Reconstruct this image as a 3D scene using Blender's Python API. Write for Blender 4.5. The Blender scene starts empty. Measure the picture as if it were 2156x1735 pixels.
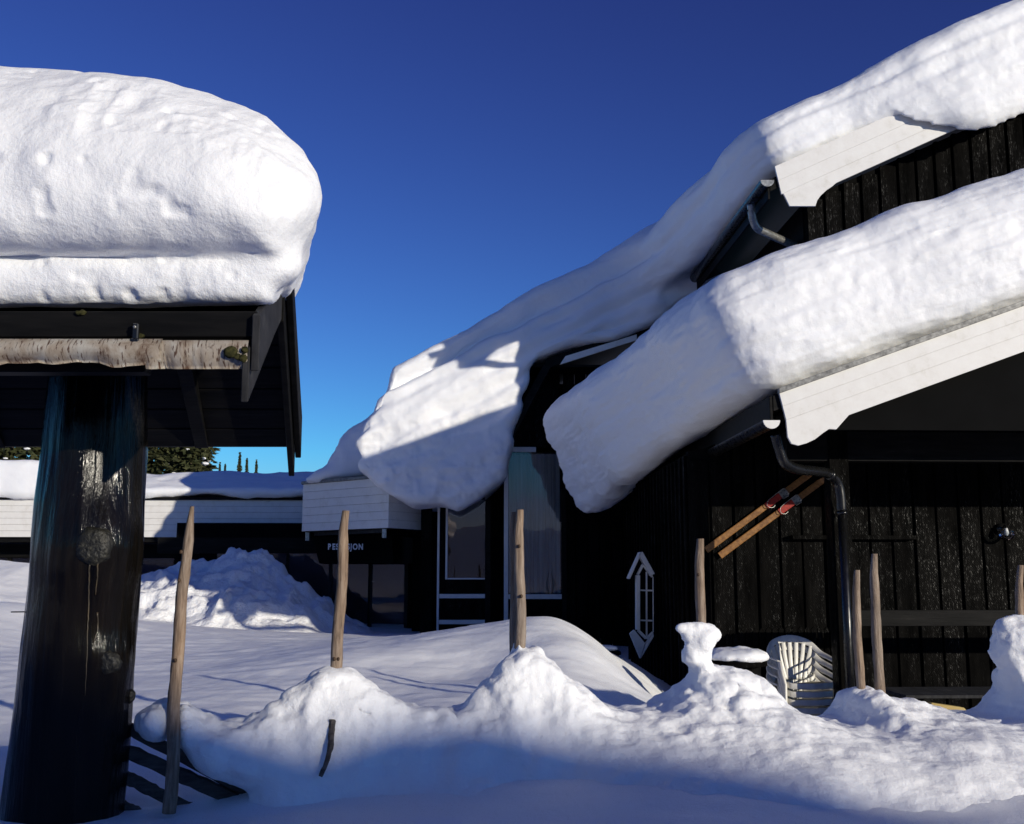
import bpy, bmesh, math, random
import numpy as np
from mathutils import Vector, Matrix
R = math.radians
random.seed(5); rng = np.random.RandomState(7)
SC = bpy.context.scene
COL = SC.collection

# ------------------------------------------------------------------ camera
PW, PH, FP = 2155.0, 1735.0, 2250.0          # photo measuring grid and focal length in it
PITCH = R(8.65); CAMZ = 1.0
cam = bpy.data.objects.new('camera', bpy.data.cameras.new('camera')); COL.objects.link(cam)
cam.data.sensor_width = 36; cam.data.lens = 36*FP/PW
cam.location = (0, 0, CAMZ); cam.rotation_euler = (math.pi/2+PITCH, 0, 0)
cam.data.clip_start = .05; cam.data.clip_end = 3000
SC.camera = cam
# ------------------------------------------------------------------ light
SUN_AZ, SUN_EL = R(45), R(11.3)               # right of straight behind the camera
sdir = Vector((math.sin(SUN_AZ)*math.cos(SUN_EL), -math.cos(SUN_AZ)*math.cos(SUN_EL), math.sin(SUN_EL)))
sun = bpy.data.objects.new('sun', bpy.data.lights.new('sun', 'SUN')); COL.objects.link(sun)
sun.data.energy = 3.9; sun.data.angle = R(.55); sun.data.color = (1.0, .925, .78)
sun.rotation_euler = sdir.to_track_quat('Z', 'Y').to_euler()
W = bpy.data.worlds.new('World'); SC.world = W; W.use_nodes = True
nt = W.node_tree; nt.nodes.clear()
out = nt.nodes.new('ShaderNodeOutputWorld'); bg = nt.nodes.new('ShaderNodeBackground')
SKY_GRADE = [(.80, .70), (1.06, .95), (.93, 1.00)]
sky = nt.nodes.new('ShaderNodeTexSky'); sky.sky_type = 'NISHITA'; sky.sun_disc = False
sky.sun_elevation = SUN_EL; sky.sun_rotation = math.atan2(sdir.x, sdir.y)
sky.altitude = 1000; sky.air_density = 1.0; sky.dust_density = 0.1; sky.ozone_density = 4.0
hsv = nt.nodes.new('ShaderNodeHueSaturation'); hsv.inputs['Saturation'].default_value = .98; hsv.inputs['Hue'].default_value = .517; hsv.inputs['Value'].default_value = .56
gm = nt.nodes.new('ShaderNodeGamma'); gm.inputs[1].default_value = 1.6
nt.links.new(sky.outputs[0], gm.inputs[0]); nt.links.new(gm.outputs[0], hsv.inputs['Color']); sep = nt.nodes.new('ShaderNodeSeparateColor'); com = nt.nodes.new('ShaderNodeCombineColor'); nt.links.new(hsv.outputs[0], sep.inputs[0])
for ch, (ga_, mu_) in enumerate(SKY_GRADE):
    pw = nt.nodes.new('ShaderNodeMath'); pw.operation = 'POWER'; pw.inputs[1].default_value = ga_; nt.links.new(sep.outputs[ch], pw.inputs[0])
    ml = nt.nodes.new('ShaderNodeMath'); ml.operation = 'MULTIPLY'; ml.inputs[1].default_value = mu_; nt.links.new(pw.outputs[0], ml.inputs[0]); nt.links.new(ml.outputs[0], com.inputs[ch])
sp2 = nt.nodes.new('ShaderNodeSeparateColor'); nt.links.new(sky.outputs[0], sp2.inputs[0])
rt_ = nt.nodes.new('ShaderNodeMath'); rt_.operation = 'DIVIDE'; nt.links.new(sp2.outputs[0], rt_.inputs[0]); nt.links.new(sp2.outputs[2], rt_.inputs[1])
mr = nt.nodes.new('ShaderNodeMapRange'); mr.inputs[1].default_value = .52; mr.inputs[2].default_value = .34; nt.links.new(rt_.outputs[0], mr.inputs[0])   # grade only the blue part of the sky
mxs = nt.nodes.new('ShaderNodeMixRGB'); tn = nt.nodes.new('ShaderNodeMixRGB'); tn.blend_type = 'MULTIPLY'; tn.inputs[0].default_value = 1; tn.inputs[2].default_value = (.98, .84, 1.10, 1); nt.links.new(sky.outputs[0], tn.inputs[1])
nt.links.new(mr.outputs[0], mxs.inputs[0]); nt.links.new(tn.outputs[0], mxs.inputs[1]); nt.links.new(com.outputs[0], mxs.inputs[2])
nt.links.new(mxs.outputs[0], bg.inputs[0])
bg.inputs[1].default_value = .098
nt.links.new(bg.outputs[0], out.inputs[0])
vs = SC.view_settings; vs.view_transform = 'Standard'; vs.look = 'None'; vs.exposure = 0; vs.gamma = 1

# ------------------------------------------------------------------ frames: a = right, t = depth, z = up
class Frame:
    def __init__(s, deg):
        s.th = R(deg); s.c, s.s = math.cos(s.th), math.sin(s.th)
    def A(s, u, v, t):                        # measured photo point on the plane at depth t -> (a, z)
        x = (u-PW/2)/FP; y = -(v-PH/2)/FP
        d = (x, math.cos(PITCH)-y*math.sin(PITCH), y*math.cos(PITCH)+math.sin(PITCH))
        da, dt = d[0]*s.c+d[1]*s.s, -d[0]*s.s+d[1]*s.c
        k = t/dt
        return (da*k, d[2]*k+CAMZ)
    def poly(s, pts, t): return [s.A(u, v, t) for u, v in pts]
    def world(s, a, t, z): return Vector((a*s.c-t*s.s, a*s.s+t*s.c, z))
F0, FB, FF = Frame(0), Frame(2.0), Frame(18.7)

# ------------------------------------------------------------------ materials
def mat(name, base=(.5,.5,.5), rough=.6, spec=.5, metallic=0):
    m = bpy.data.materials.new(name); m.use_nodes = True
    b = m.node_tree.nodes['Principled BSDF']
    b.inputs['Base Color'].default_value = (*base, 1); b.inputs['Roughness'].default_value = rough
    b.inputs['Specular IOR Level'].default_value = spec; b.inputs['Metallic'].default_value = metallic
    return m, m.node_tree, b
def pos(nt, scale, rot=(0,0,0)):
    g = nt.nodes.new('ShaderNodeNewGeometry'); mp = nt.nodes.new('ShaderNodeMapping')
    mp.inputs['Scale'].default_value = scale; mp.inputs['Rotation'].default_value = rot
    nt.links.new(g.outputs['Position'], mp.inputs[0]); return mp.outputs[0]
def noise(nt, vec, scale, detail=4, rough=.55, dist=0):
    n = nt.nodes.new('ShaderNodeTexNoise'); n.inputs['Scale'].default_value = scale
    n.inputs['Detail'].default_value = detail; n.inputs['Roughness'].default_value = rough
    n.inputs['Distortion'].default_value = dist
    nt.links.new(vec, n.inputs['Vector']); return n.outputs['Fac']
def ramp(nt, fac, stops):
    r = nt.nodes.new('ShaderNodeValToRGB'); el = r.color_ramp.elements
    while len(el) < len(stops): el.new(.5)
    for e, (p, c) in zip(el, stops):
        e.position = p; e.color = (*c, 1) if len(c) == 3 else c
    nt.links.new(fac, r.inputs[0]); return r.outputs[0]
def bump(nt, b, h, strength, dist, prev=None):
    n = nt.nodes.new('ShaderNodeBump'); n.inputs['Strength'].default_value = strength; n.inputs['Distance'].default_value = dist
    nt.links.new(h, n.inputs['Height'])
    if prev is not None: nt.links.new(prev, n.inputs['Normal'])
    nt.links.new(n.outputs[0], b.inputs['Normal']); return n.outputs[0]
def g3(v): return (v, v, v)

M = {}
def snow_mat(name, s1, d1, s2, d2, tint=(.90,.905,.91)):
    m, nt, b = mat(name, tint, .62, .3)
    p = pos(nt, (1,1,1))
    n1 = bump(nt, b, noise(nt, p, s1, 5, .6), .8, d1)
    n2 = bump(nt, b, noise(nt, p, s2, 3, .6), .6, d2, n1)
    n3 = bump(nt, b, noise(nt, p, 240, 2, .7), .5, .0025, n2)
    rr = ramp(nt, noise(nt, p, 260, 1), [(.62, g3(.62)), (.66, g3(.12))])   # scattered crystals
    nt.links.new(rr, b.inputs['Roughness'])
    b.inputs['Subsurface Weight'].default_value = .6; b.inputs['Subsurface Radius'].default_value = (.9, .95, 1.0); b.inputs['Subsurface Scale'].default_value = .008
    return m
M['snow'] = snow_mat('snow_settled', 9, .009, 70, .003)
M['snow_smooth'] = snow_mat('snow_smooth', 3, .02, 90, .003)
M['snow_crust'] = snow_mat('snow_crust', 14, .012, 60, .004)
M['snow_chunk'] = snow_mat('snow_chunk', 6, .08, 30, .02)

m, nt, b = mat('black_stained_boards', (.005,.005,.005), .45, .16); M['black'] = m
p = pos(nt, (1,1,.06)); nz = noise(nt, p, 40, 5)
nt.links.new(ramp(nt, noise(nt, pos(nt, (1,1,.2)), 9, 4), [(.3, (.002,.002,.002)), (.75, (.008,.0075,.007))]), b.inputs['Base Color'])
b.inputs['Roughness'].default_value = .38
sp = nt.nodes.new('ShaderNodeMath'); sp.operation = 'MULTIPLY'
nt.links.new(ramp(nt, noise(nt, pos(nt, (1,1,.22)), 70, 4, .75), [(.55, g3(.02)), (.72, g3(.8))]), sp.inputs[0]); nt.links.new(ramp(nt, noise(nt, pos(nt, (1,1,.3)), 3.2, 4), [(.42, g3(.02)), (.68, g3(.6))]), sp.inputs[1])
nt.links.new(sp.outputs[0], b.inputs['Specular IOR Level'])
n1 = bump(nt, b, nz, .6, .006)
wv = nt.nodes.new('ShaderNodeTexWave'); wv.inputs['Scale'].default_value = 16; wv.inputs['Distortion'].default_value = 9; wv.inputs['Detail'].default_value = 3
nt.links.new(pos(nt, (1,1,1), (0, R(35), 0)), wv.inputs['Vector'])
n2 = bump(nt, b, wv.outputs['Fac'], .25, .003, n1)
bump(nt, b, noise(nt, pos(nt, (1,1,1)), 130, 2), .5, .003, n2)

m, nt, b = mat('black_beam_wood', (.006,.006,.006), .6, .10); M['beam'] = m
nt.links.new(ramp(nt, noise(nt, pos(nt, (.15,1,1)), 18, 5), [(.35, (.003,.003,.003)), (.65, (.009,.0085,.008)), (.8, (.022,.02,.018))]), b.inputs['Base Color'])
bump(nt, b, noise(nt, pos(nt, (.06,1,1)), 50, 4), .5, .004)

m, nt, b = mat('grey_weathered_board', (.06,.06,.065), .75, .3); M['greyboard'] = m
nt.links.new(ramp(nt, noise(nt, pos(nt, (1,.1,.3)), 30, 5), [(.3, (.008,.008,.009)), (.6, (.025,.025,.027)), (.8, (.06,.06,.056))]), b.inputs['Base Color'])
bump(nt, b, noise(nt, pos(nt, (1,.08,.3)), 60, 4), .6, .004)

m, nt, b = mat('tarred_log', (.008,.008,.008), .25, .5); M['tar'] = m; b.inputs['IOR'].default_value = 1.30
st = pos(nt, (1,1,.045)); nz = noise(nt, st, 26, 6, .6, .3)
nt.links.new(ramp(nt, nz, [(.3, (.0015,.0013,.0011)), (.7, (.009,.007,.005))]), b.inputs['Base Color'])
nt.links.new(ramp(nt, noise(nt, pos(nt, (1,1,.3)), 5, 4), [(.35, g3(.06)), (.65, g3(.17))]), b.inputs['Roughness'])
n1 = bump(nt, b, nz, .8, .012)
bump(nt, b, noise(nt, pos(nt, (1,1,.25)), 120, 3), .3, .002, n1)

m, nt, b = mat('cut_knot', (.05,.045,.03), .5, .5); M['knot'] = m
nt.links.new(ramp(nt, noise(nt, pos(nt, (1,1,1)), 40, 5), [(.3, (.004,.004,.003)), (.55, (.016,.015,.010)), (.75, (.06,.056,.04))]), b.inputs['Base Color'])
bump(nt, b, noise(nt, pos(nt, (1,1,1)), 60, 4), .9, .01)

m, nt, b = mat('resin_run', (.10,.075,.035), .4, .5); M['resin'] = m
nt.links.new(ramp(nt, noise(nt, pos(nt, (1,1,1)), 40, 3), [(.3, (.015,.012,.006)), (.7, (.07,.05,.025))]), b.inputs['Base Color'])

m, nt, b = mat('white_painted_boards', (.78,.77,.73), .5, .4); M['white'] = m
nt.links.new(ramp(nt, noise(nt, pos(nt, (1,1,1)), 5, 6, .7), [(.30, (.66,.64,.58)), (.45, (.75,.73,.69)), (.7, (.80,.79,.75))]), b.inputs['Base Color'])
bump(nt, b, noise(nt, pos(nt, (1,1,1)), 60, 4), .2, .002)

m, nt, b = mat('weathered_stake_wood', (.25,.18,.12), .75, .3); M['stake'] = m
nz = noise(nt, pos(nt, (1,1,.10)), 55, 6, .72, .6)
c1 = ramp(nt, nz, [(.25, (.07,.035,.018)), (.5, (.27,.165,.09)), (.75, (.44,.31,.20))])
c2 = ramp(nt, nz, [(.25, (.07,.06,.05)), (.5, (.22,.19,.16)), (.75, (.38,.34,.30))])
mx = nt.nodes.new('ShaderNodeMixRGB'); nt.links.new(noise(nt, pos(nt, (1,1,.4)), 5, 3), mx.inputs[0]); nt.links.new(c1, mx.inputs[1]); nt.links.new(c2, mx.inputs[2])
nt.links.new(mx.outputs[0], b.inputs['Base Color']); bump(nt, b, nz, .9, .008)
m, nt, b = mat('old_rail_wood', (.08,.07,.065), .8, .3); M['rail'] = m
nz = noise(nt, pos(nt, (.2,.2,1)), 40, 5, .65)
nt.links.new(ramp(nt, nz, [(.25, (.03,.026,.022)), (.6, (.085,.075,.07)), (.8, (.16,.15,.14))]), b.inputs['Base Color']); bump(nt, b, nz, .9, .008)
m, nt, b = mat('stake_knot', (.06,.035,.02), .7, .3); M['stakeknot'] = m
nt.links.new(ramp(nt, noise(nt, pos(nt, (1,1,1)), 60, 3), [(.3, (.03,.018,.01)), (.7, (.10,.06,.035))]), b.inputs['Base Color'])

m, nt, b = mat('birch_bark', (.6,.55,.47), .6, .4); M['birch'] = m
nz = noise(nt, pos(nt, (1,1,.5)), 9, 6, .7, .5)
c1 = ramp(nt, nz, [(.34, (.22,.13,.08)), (.46, (.55,.46,.36)), (.62, (.74,.70,.62))])
len_ = ramp(nt, noise(nt, pos(nt, (6,1,1.2)), 20, 3, .6), [(.37, g3(1)), (.44, g3(0))])
mx = nt.nodes.new('ShaderNodeMixRGB'); nt.links.new(len_, mx.inputs[0]); nt.links.new(c1, mx.inputs[1]); mx.inputs[2].default_value = (.16,.09,.06,1)
nt.links.new(mx.outputs[0], b.inputs['Base Color']); bump(nt, b, nz, .5, .008)
m, nt, b = mat('moss', (.04,.05,.015), .9, .1); M['moss'] = m
nt.links.new(ramp(nt, noise(nt, pos(nt, (1,1,1)), 80, 3), [(.3, (.012,.014,.006)), (.7, (.06,.055,.02))]), b.inputs['Base Color'])

m, nt, b = mat('black_metal', (.006,.006,.006), .28, .5); M['metal'] = m
nt.links.new(ramp(nt, noise(nt, pos(nt, (1,1,.3)), 30, 3), [(.3, g3(.2)), (.7, g3(.38))]), b.inputs['Roughness'])
m, nt, b = mat('grey_metal', (.30,.30,.29), .35, .6, .6); M['steel'] = m
nt.links.new(ramp(nt, noise(nt, pos(nt, (1,1,1)), 25, 4), [(.3, (.16,.16,.15)), (.7, (.42,.41,.38))]), b.inputs['Base Color'])
m, nt, b = mat('dull_flashing', (.16,.16,.16), .5, .5, .3); M['flash'] = m
nt.links.new(ramp(nt, noise(nt, pos(nt, (1,1,1)), 22, 4), [(.3, (.07,.07,.07)), (.7, (.26,.26,.25))]), b.inputs['Base Color'])

m, nt, b = mat('chair_plastic', (.72,.70,.64), .38, .5); M['plastic'] = m
nt.links.new(ramp(nt, noise(nt, pos(nt, (1,1,1)), 14, 4), [(.3, (.60,.58,.52)), (.7, (.74,.72,.67))]), b.inputs['Base Color'])
m, nt, b = mat('ski_wood', (.28,.12,.03), .45, .4); M['ski'] = m
nt.links.new(ramp(nt, noise(nt, pos(nt, (1,1,1), (0,R(36),0)), 30, 5), [(.3, (.14,.055,.012)), (.7, (.32,.15,.04))]), b.inputs['Base Color'])
m, nt, b = mat('red_paint', (.50,.035,.02), .45, .4); M['red'] = m
nt.links.new(ramp(nt, noise(nt, pos(nt, (1,1,1)), 35, 4), [(.3, (.20,.010,.005)), (.7, (.40,.022,.012))]), b.inputs['Base Color'])
m, nt, b = mat('new_pine', (.5,.36,.12), .6, .3); M['pine'] = m
nt.links.new(ramp(nt, noise(nt, pos(nt, (.1,1,1)), 30, 4), [(.3, (.42,.29,.09)), (.7, (.60,.46,.18))]), b.inputs['Base Color'])
m, nt, b = mat('curtain_cloth', (.5,.5,.5), .9, .1); M['curtain'] = m
nt.links.new(ramp(nt, noise(nt, pos(nt, (1,1,.05)), 20, 3), [(.3, (.5,.5,.52)), (.7, (.75,.75,.76))]), b.inputs['Base Color'])
m, nt, b = mat('room_dark', (.012,.011,.010), .9, .1); M['room'] = m
nt.links.new(ramp(nt, noise(nt, pos(nt, (1,1,1)), 2, 2), [(.3, (.002,.002,.002)), (.7, (.004,.004,.004))]), b.inputs['Base Color'])
m, nt, b = mat('sign_lettering', (.8,.8,.8), .6, .3); M['letter'] = m
nt.links.new(ramp(nt, noise(nt, pos(nt, (1,1,1)), 40, 2), [(.3, (.62,.62,.64)), (.7, (.85,.85,.85))]), b.inputs['Base Color'])

m = bpy.data.materials.new('window_glass'); m.use_nodes = True; M['glass'] = m
nt = m.node_tree; nt.nodes.clear()
o = nt.nodes.new('ShaderNodeOutputMaterial'); mixs = nt.nodes.new('ShaderNodeMixShader')
tr = nt.nodes.new('ShaderNodeBsdfTransparent'); tr.inputs[0].default_value = (.75,.78,.78,1)
gl = nt.nodes.new('ShaderNodeBsdfGlossy'); gl.inputs['Roughness'].default_value = .01; gl.inputs[0].default_value = (1,.88,.92,1)
fr = nt.nodes.new('ShaderNodeFresnel'); fr.inputs[0].default_value = 1.5
bp = nt.nodes.new('ShaderNodeBump'); bp.inputs['Strength'].default_value = .06; bp.inputs['Distance'].default_value = .05
nt.links.new(noise(nt, pos(nt, (1,1,.6)), 1.6, 2), bp.inputs['Height']); nt.links.new(bp.outputs[0], gl.inputs['Normal'])
nt.links.new(fr.outputs[0], mixs.inputs[0]); nt.links.new(tr.outputs[0], mixs.inputs[1]); nt.links.new(gl.outputs[0], mixs.inputs[2]); nt.links.new(mixs.outputs[0], o.inputs[0])

def leaf_mat(name, c0, c1):
    m, nt, b = mat(name, c0, .7, .2)
    nt.links.new(ramp(nt, noise(nt, pos(nt, (1,1,1)), 2.5, 4), [(.3, c0), (.7, c1)]), b.inputs['Base Color']); return m
M['needle'] = leaf_mat('spruce_needles', (.022,.032,.012), (.075,.075,.030))
m, nt, b = mat('bark', (.06,.045,.035), .9, .1); M['bark'] = m
nt.links.new(ramp(nt, noise(nt, pos(nt, (1,1,.2)), 14, 4), [(.3, (.03,.022,.016)), (.7, (.09,.07,.055))]), b.inputs['Base Color'])

# ------------------------------------------------------------------ numpy noise and surface nets
LAT = rng.rand(64, 64, 64).astype(np.float32)*2-1
def vnoise(p):
    i = np.floor(p).astype(np.int64); f = (p-i).astype(np.float32); f = f*f*f*(f*(f*6-15)+10)
    i &= 63; j = (i+1) & 63
    x0, y0, z0 = i[..., 0], i[..., 1], i[..., 2]; x1, y1, z1 = j[..., 0], j[..., 1], j[..., 2]
    fx, fy, fz = f[..., 0], f[..., 1], f[..., 2]
    l = lambda a, b_, t: a+(b_-a)*t
    return l(l(l(LAT[x0,y0,z0], LAT[x1,y0,z0], fx), l(LAT[x0,y1,z0], LAT[x1,y1,z0], fx), fy),
             l(l(LAT[x0,y0,z1], LAT[x1,y0,z1], fx), l(LAT[x0,y1,z1], LAT[x1,y1,z1], fx), fy), fz)
def fbm(p, freq, octv=4, gain=.5, off=0.):
    r = 0; a = 1.; tot = 0
    for k in range(octv):
        r = r+a*vnoise(p*freq+off+17.3*k); tot += a; freq *= 2.03; a *= gain
    return r/tot
def billow(p, freq, octv=3, off=0.):
    r = 0; a = 1.; tot = 0
    for k in range(octv):
        r = r+a*(1-2*np.abs(vnoise(p*freq+off+9.1*k))); tot += a; freq *= 2.1; a *= .5
    return r/tot
EDG = [(0,1),(2,3),(4,5),(6,7),(0,2),(1,3),(4,6),(5,7),(0,4),(1,5),(2,6),(3,7)]
CRN = np.array([[i & 1, (i >> 1) & 1, (i >> 2) & 1] for i in range(8)])
def surface_nets(V, org, h):
    S = V < 0
    c = [S[x:S.shape[0]-1+x, y:S.shape[1]-1+y, z:S.shape[2]-1+z] for x, y, z in CRN]
    n = sum(k.astype(np.int8) for k in c); act = (n > 0) & (n < 8)
    idx = np.argwhere(act); gid = np.full(act.shape, -1, np.int64); gid[act] = np.arange(len(idx))
    cv = np.stack([V[idx[:,0]+x, idx[:,1]+y, idx[:,2]+z] for x, y, z in CRN], 1)
    acc = np.zeros((len(idx), 3)); cnt = np.zeros(len(idx))
    for a, b_ in EDG:
        va, vb = cv[:, a], cv[:, b_]; cr = (va < 0) != (vb < 0)
        t = np.where(cr, va/np.where(cr, va-vb, 1), 0)[:, None]
        acc += np.where(cr[:, None], CRN[a]+(CRN[b_]-CRN[a])*t, 0); cnt += cr
    P = (idx+acc/cnt[:, None])*h+org
    Q = []
    for ax in range(3):
        u, w = (ax+1) % 3, (ax+2) % 3
        A0 = np.take(S, range(S.shape[ax]-1), ax); A1 = np.take(S, range(1, S.shape[ax]), ax)
        e = np.argwhere(A0 != A1)
        e = e[(e[:, u] > 0) & (e[:, w] > 0) & (e[:, u] < S.shape[u]-1) & (e[:, w] < S.shape[w]-1)]
        ins = A0[e[:,0], e[:,1], e[:,2]]
        def g(du, dw):
            k = e.copy(); k[:, u] -= du; k[:, w] -= dw; return gid[k[:,0], k[:,1], k[:,2]]
        q = np.stack([g(1,1), g(0,1), g(0,0), g(1,0)], 1)
        q[~ins] = q[~ins][:, ::-1]; Q.append(q)
    return P, np.concatenate(Q)
def vnormals(P, Q):
    n = np.cross(P[Q[:,2]]-P[Q[:,0]], P[Q[:,3]]-P[Q[:,1]]); N = np.zeros_like(P)
    for k in range(4):
        for ax in range(3): N[:, ax] += np.bincount(Q[:,k], n[:, ax], len(P))
    return N/np.maximum(np.linalg.norm(N, axis=1), 1e-9)[:, None]
def mesh_np(name, P, Q, m, parent=None, smooth=True):
    me = bpy.data.meshes.new(name)
    me.vertices.add(len(P)); me.vertices.foreach_set('co', np.asarray(P, np.float32).ravel())
    k = Q.shape[1]; me.loops.add(len(Q)*k); me.loops.foreach_set('vertex_index', Q.astype(np.int32).ravel())
    me.polygons.add(len(Q)); me.polygons.foreach_set('loop_start', np.arange(0, len(Q)*k, k, dtype=np.int32))
    me.polygons.foreach_set('loop_total', np.full(len(Q), k, np.int32))
    me.polygons.foreach_set('use_smooth', np.full(len(Q), smooth))
    me.update(); me.validate()
    me.materials.append(M[m]); ob = bpy.data.objects.new(name, me); COL.objects.link(ob); ob.parent = parent
    return ob
def tag(o, label, cat, group=None, kind=None):
    if label: o['label'] = label
    if cat: o['category'] = cat
    if group: o['group'] = group
    if kind: o['kind'] = kind
    return o
def subdiv(P, Q):
    e = np.sort(np.concatenate([Q[:, [0,1]], Q[:, [1,2]], Q[:, [2,3]], Q[:, [3,0]]]), 1)
    ue, inv = np.unique(e[:,0]*len(P)+e[:,1], return_inverse=True)
    E = (P[ue//len(P)]+P[ue % len(P)])/2; C = P[Q].mean(1)
    n, ne, q = len(P), len(E), len(Q); i = inv.reshape(4, q)+n; c = np.arange(q)+n+ne
    Qn = np.concatenate([np.stack([Q[:,k], i[k], c, i[(k+3) % 4]], 1) for k in range(4)])
    return np.concatenate([P, E, C]), Qn
def smax(a, b, k): h = np.maximum(k-np.abs(a-b), 0)/k; return np.maximum(a, b)+h*h*k*.25
def smin(a, b, k): h = np.maximum(k-np.abs(a-b), 0)/k; return np.minimum(a, b)-h*h*k*.25
def poly_sdf(pts, X, Z):
    d = np.full(X.shape, 1e9); s = np.ones(X.shape); n = len(pts)
    for i in range(n):
        ax, az = pts[i]; bx, bz = pts[(i+1) % n]; ex, ez = bx-ax, bz-az
        wx, wz = X-ax, Z-az; t = np.clip((wx*ex+wz*ez)/(ex*ex+ez*ez+1e-12), 0, 1)
        d = np.minimum(d, (wx-ex*t)**2+(wz-ez*t)**2)
        c1 = Z >= az; c2 = Z < bz; c3 = ex*wz > ez*wx
        s = np.where((c1 & c2 & c3) | (~c1 & ~c2 & ~c3), -s, s)
    return np.sqrt(d)*s
def seg_dist(X, Z, ax, az, bx, bz):
    ex, ez = bx-ax, bz-az; wx, wz = X-ax, Z-az
    t = np.clip((wx*ex+wz*ez)/(ex*ex+ez*ez+1e-12), 0, 1); return np.sqrt((wx-ex*t)**2+(wz-ez*t)**2)
def grid(lo, hi, h):
    ax = [np.arange(lo[k]-2*h, hi[k]+2.5*h, h) for k in range(3)]
    return np.meshgrid(*ax, indexing='ij'), np.array([a[0] for a in ax])
def snow(name, fn, lo, hi, h, disp, frame, m, label, sub=0, prenoise=None, smooth_iter=1):
    (A, T, Z), org = grid(lo, hi, h)
    V = fn(A, T, Z)
    if prenoise:
        near = np.abs(V) < .5
        pts = np.stack([A[near], T[near], Z[near]], -1); V = V.copy(); V[near] += prenoise(pts)
    P, Q = surface_nets(V.astype(np.float64), org, h)
    for _ in range(sub): P, Q = subdiv(P, Q)
    for _ in range(smooth_iter+2*sub):
        S = np.zeros_like(P); cnt = np.zeros(len(P))
        for k in range(4):
            for j in (1, 3):
                for ax in range(3): S[:, ax] += np.bincount(Q[:,k], P[Q[:,(k+j) % 4]][:, ax], len(P))
                cnt += np.bincount(Q[:,k], minlength=len(P))
        P = np.where(cnt[:, None] > 0, .5*P+.5*S/np.maximum(cnt, 1)[:, None], P)
    N = vnormals(P, Q)
    if disp: P = P+N*disp(P, N)[:, None]
    base = np.array([(lo[0]+hi[0])/2, (lo[1]+hi[1])/2, P[:, 2].min()])
    o = mesh_np(name, P-base, Q, m); o.location = frame.world(*base); o.rotation_euler.z = frame.th
    if label: tag(o, label, 'snow')
    return o

# ------------------------------------------------------------------ solid helpers (local frame coordinates a, t, z)
class Thing:
    def __init__(s, name, frame, base, label, cat, group=None):
        s.f, s.b = frame, base
        s.e = bpy.data.objects.new(name, None); COL.objects.link(s.e); s.e.empty_display_size = .2
        s.e.location = frame.world(*base); s.e.rotation_euler.z = frame.th
        tag(s.e, label, cat, group)
    def bm(s, name, bm, m, parent=None, smooth=False):
        bmesh.ops.translate(bm, verts=bm.verts, vec=(-s.b[0], -s.b[1], -s.b[2]))
        bmesh.ops.recalc_face_normals(bm, faces=bm.faces)
        me = bpy.data.meshes.new(name); bm.to_mesh(me); bm.free(); me.materials.append(M[m])
        if smooth:
            for f in me.polygons: f.use_smooth = True
        o = bpy.data.objects.new(name, me); COL.objects.link(o); o.parent = parent or s.e; return o
    def box(s, name, a0, a1, t0, t1, z0, z1, m, parent=None, bev=.004):
        bm = bmesh.new(); bmesh.ops.create_cube(bm, size=1)
        for v in bm.verts: v.co = Vector(((a0+a1)/2+v.co.x*(a1-a0), (t0+t1)/2+v.co.y*(t1-t0), (z0+z1)/2+v.co.z*(z1-z0)))
        if bev: bmesh.ops.bevel(bm, geom=bm.edges[:], offset=min(bev, abs(a1-a0)*.3, abs(t1-t0)*.3, abs(z1-z0)*.3), segments=1, affect='EDGES')
        return s.bm(name, bm, m, parent)
    def prism(s, name, pts, t0, t1, m, parent=None, bev=.003):
        bm = bmesh.new(); f = bm.faces.new([bm.verts.new((a, t0, z)) for a, z in pts])
        r = bmesh.ops.extrude_face_region(bm, geom=[f])
        bmesh.ops.translate(bm, verts=[v for v in r['geom'] if isinstance(v, bmesh.types.BMVert)], vec=(0, t1-t0, 0))
        if bev: bmesh.ops.bevel(bm, geom=bm.edges[:], offset=bev, segments=1, affect='EDGES')
        return s.bm(name, bm, m, parent)
    def hull(s, name, pts8, m, parent=None):          # eight corners: bottom loop then top loop
        bm = bmesh.new(); v = [bm.verts.new(p) for p in pts8]
        for q in ((0,1,2,3),(4,5,6,7),(0,1,5,4),(1,2,6,5),(2,3,7,6),(3,0,4,7)): bm.faces.new([v[i] for i in q])
        bmesh.ops.bevel(bm, geom=bm.edges[:], offset=.003, segments=1, affect='EDGES')
        return s.bm(name, bm, m, parent)
    def tube(s, name, pts, rad, m, parent=None, seg=12, cap=True, jit=0, smooth=True, flat=None):
        bm = sweep(pts, rad, seg, cap, jit); return s.bm(name, bm, m, parent, smooth)
def sweep(pts, rad, seg=12, cap=True, jit=0, ell=None, up0=Vector((0,0,1))):
    bm = bmesh.new(); pts = [Vector(p) for p in pts]; n = len(pts); rings = []
    if not hasattr(rad, '__len__'): rad = [rad]*n
    prev = None
    for i, p in enumerate(pts):
        d = (pts[min(i+1, n-1)]-pts[max(i-1, 0)]).normalized()
        if prev is None:
            u = d.cross(up0); u = d.cross(Vector((1,0,0))) if u.length < .1 else u
        else: u = prev-d*prev.dot(d)
        u.normalize(); prev = u; w = d.cross(u)
        ex, ey = ell if ell else (1, 1)
        rings.append([bm.verts.new(p+(u*math.cos(k*2*math.pi/seg)*ex+w*math.sin(k*2*math.pi/seg)*ey)*rad[i]*(1+random.uniform(-jit, jit))) for k in range(seg)])
    for a, b_ in zip(rings, rings[1:]):
        for k in range(seg): bm.faces.new((a[k], a[(k+1) % seg], b_[(k+1) % seg], b_[k]))
    if cap: bm.faces.new(rings[0][::-1]); bm.faces.new(rings[-1])
    return bm
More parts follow.
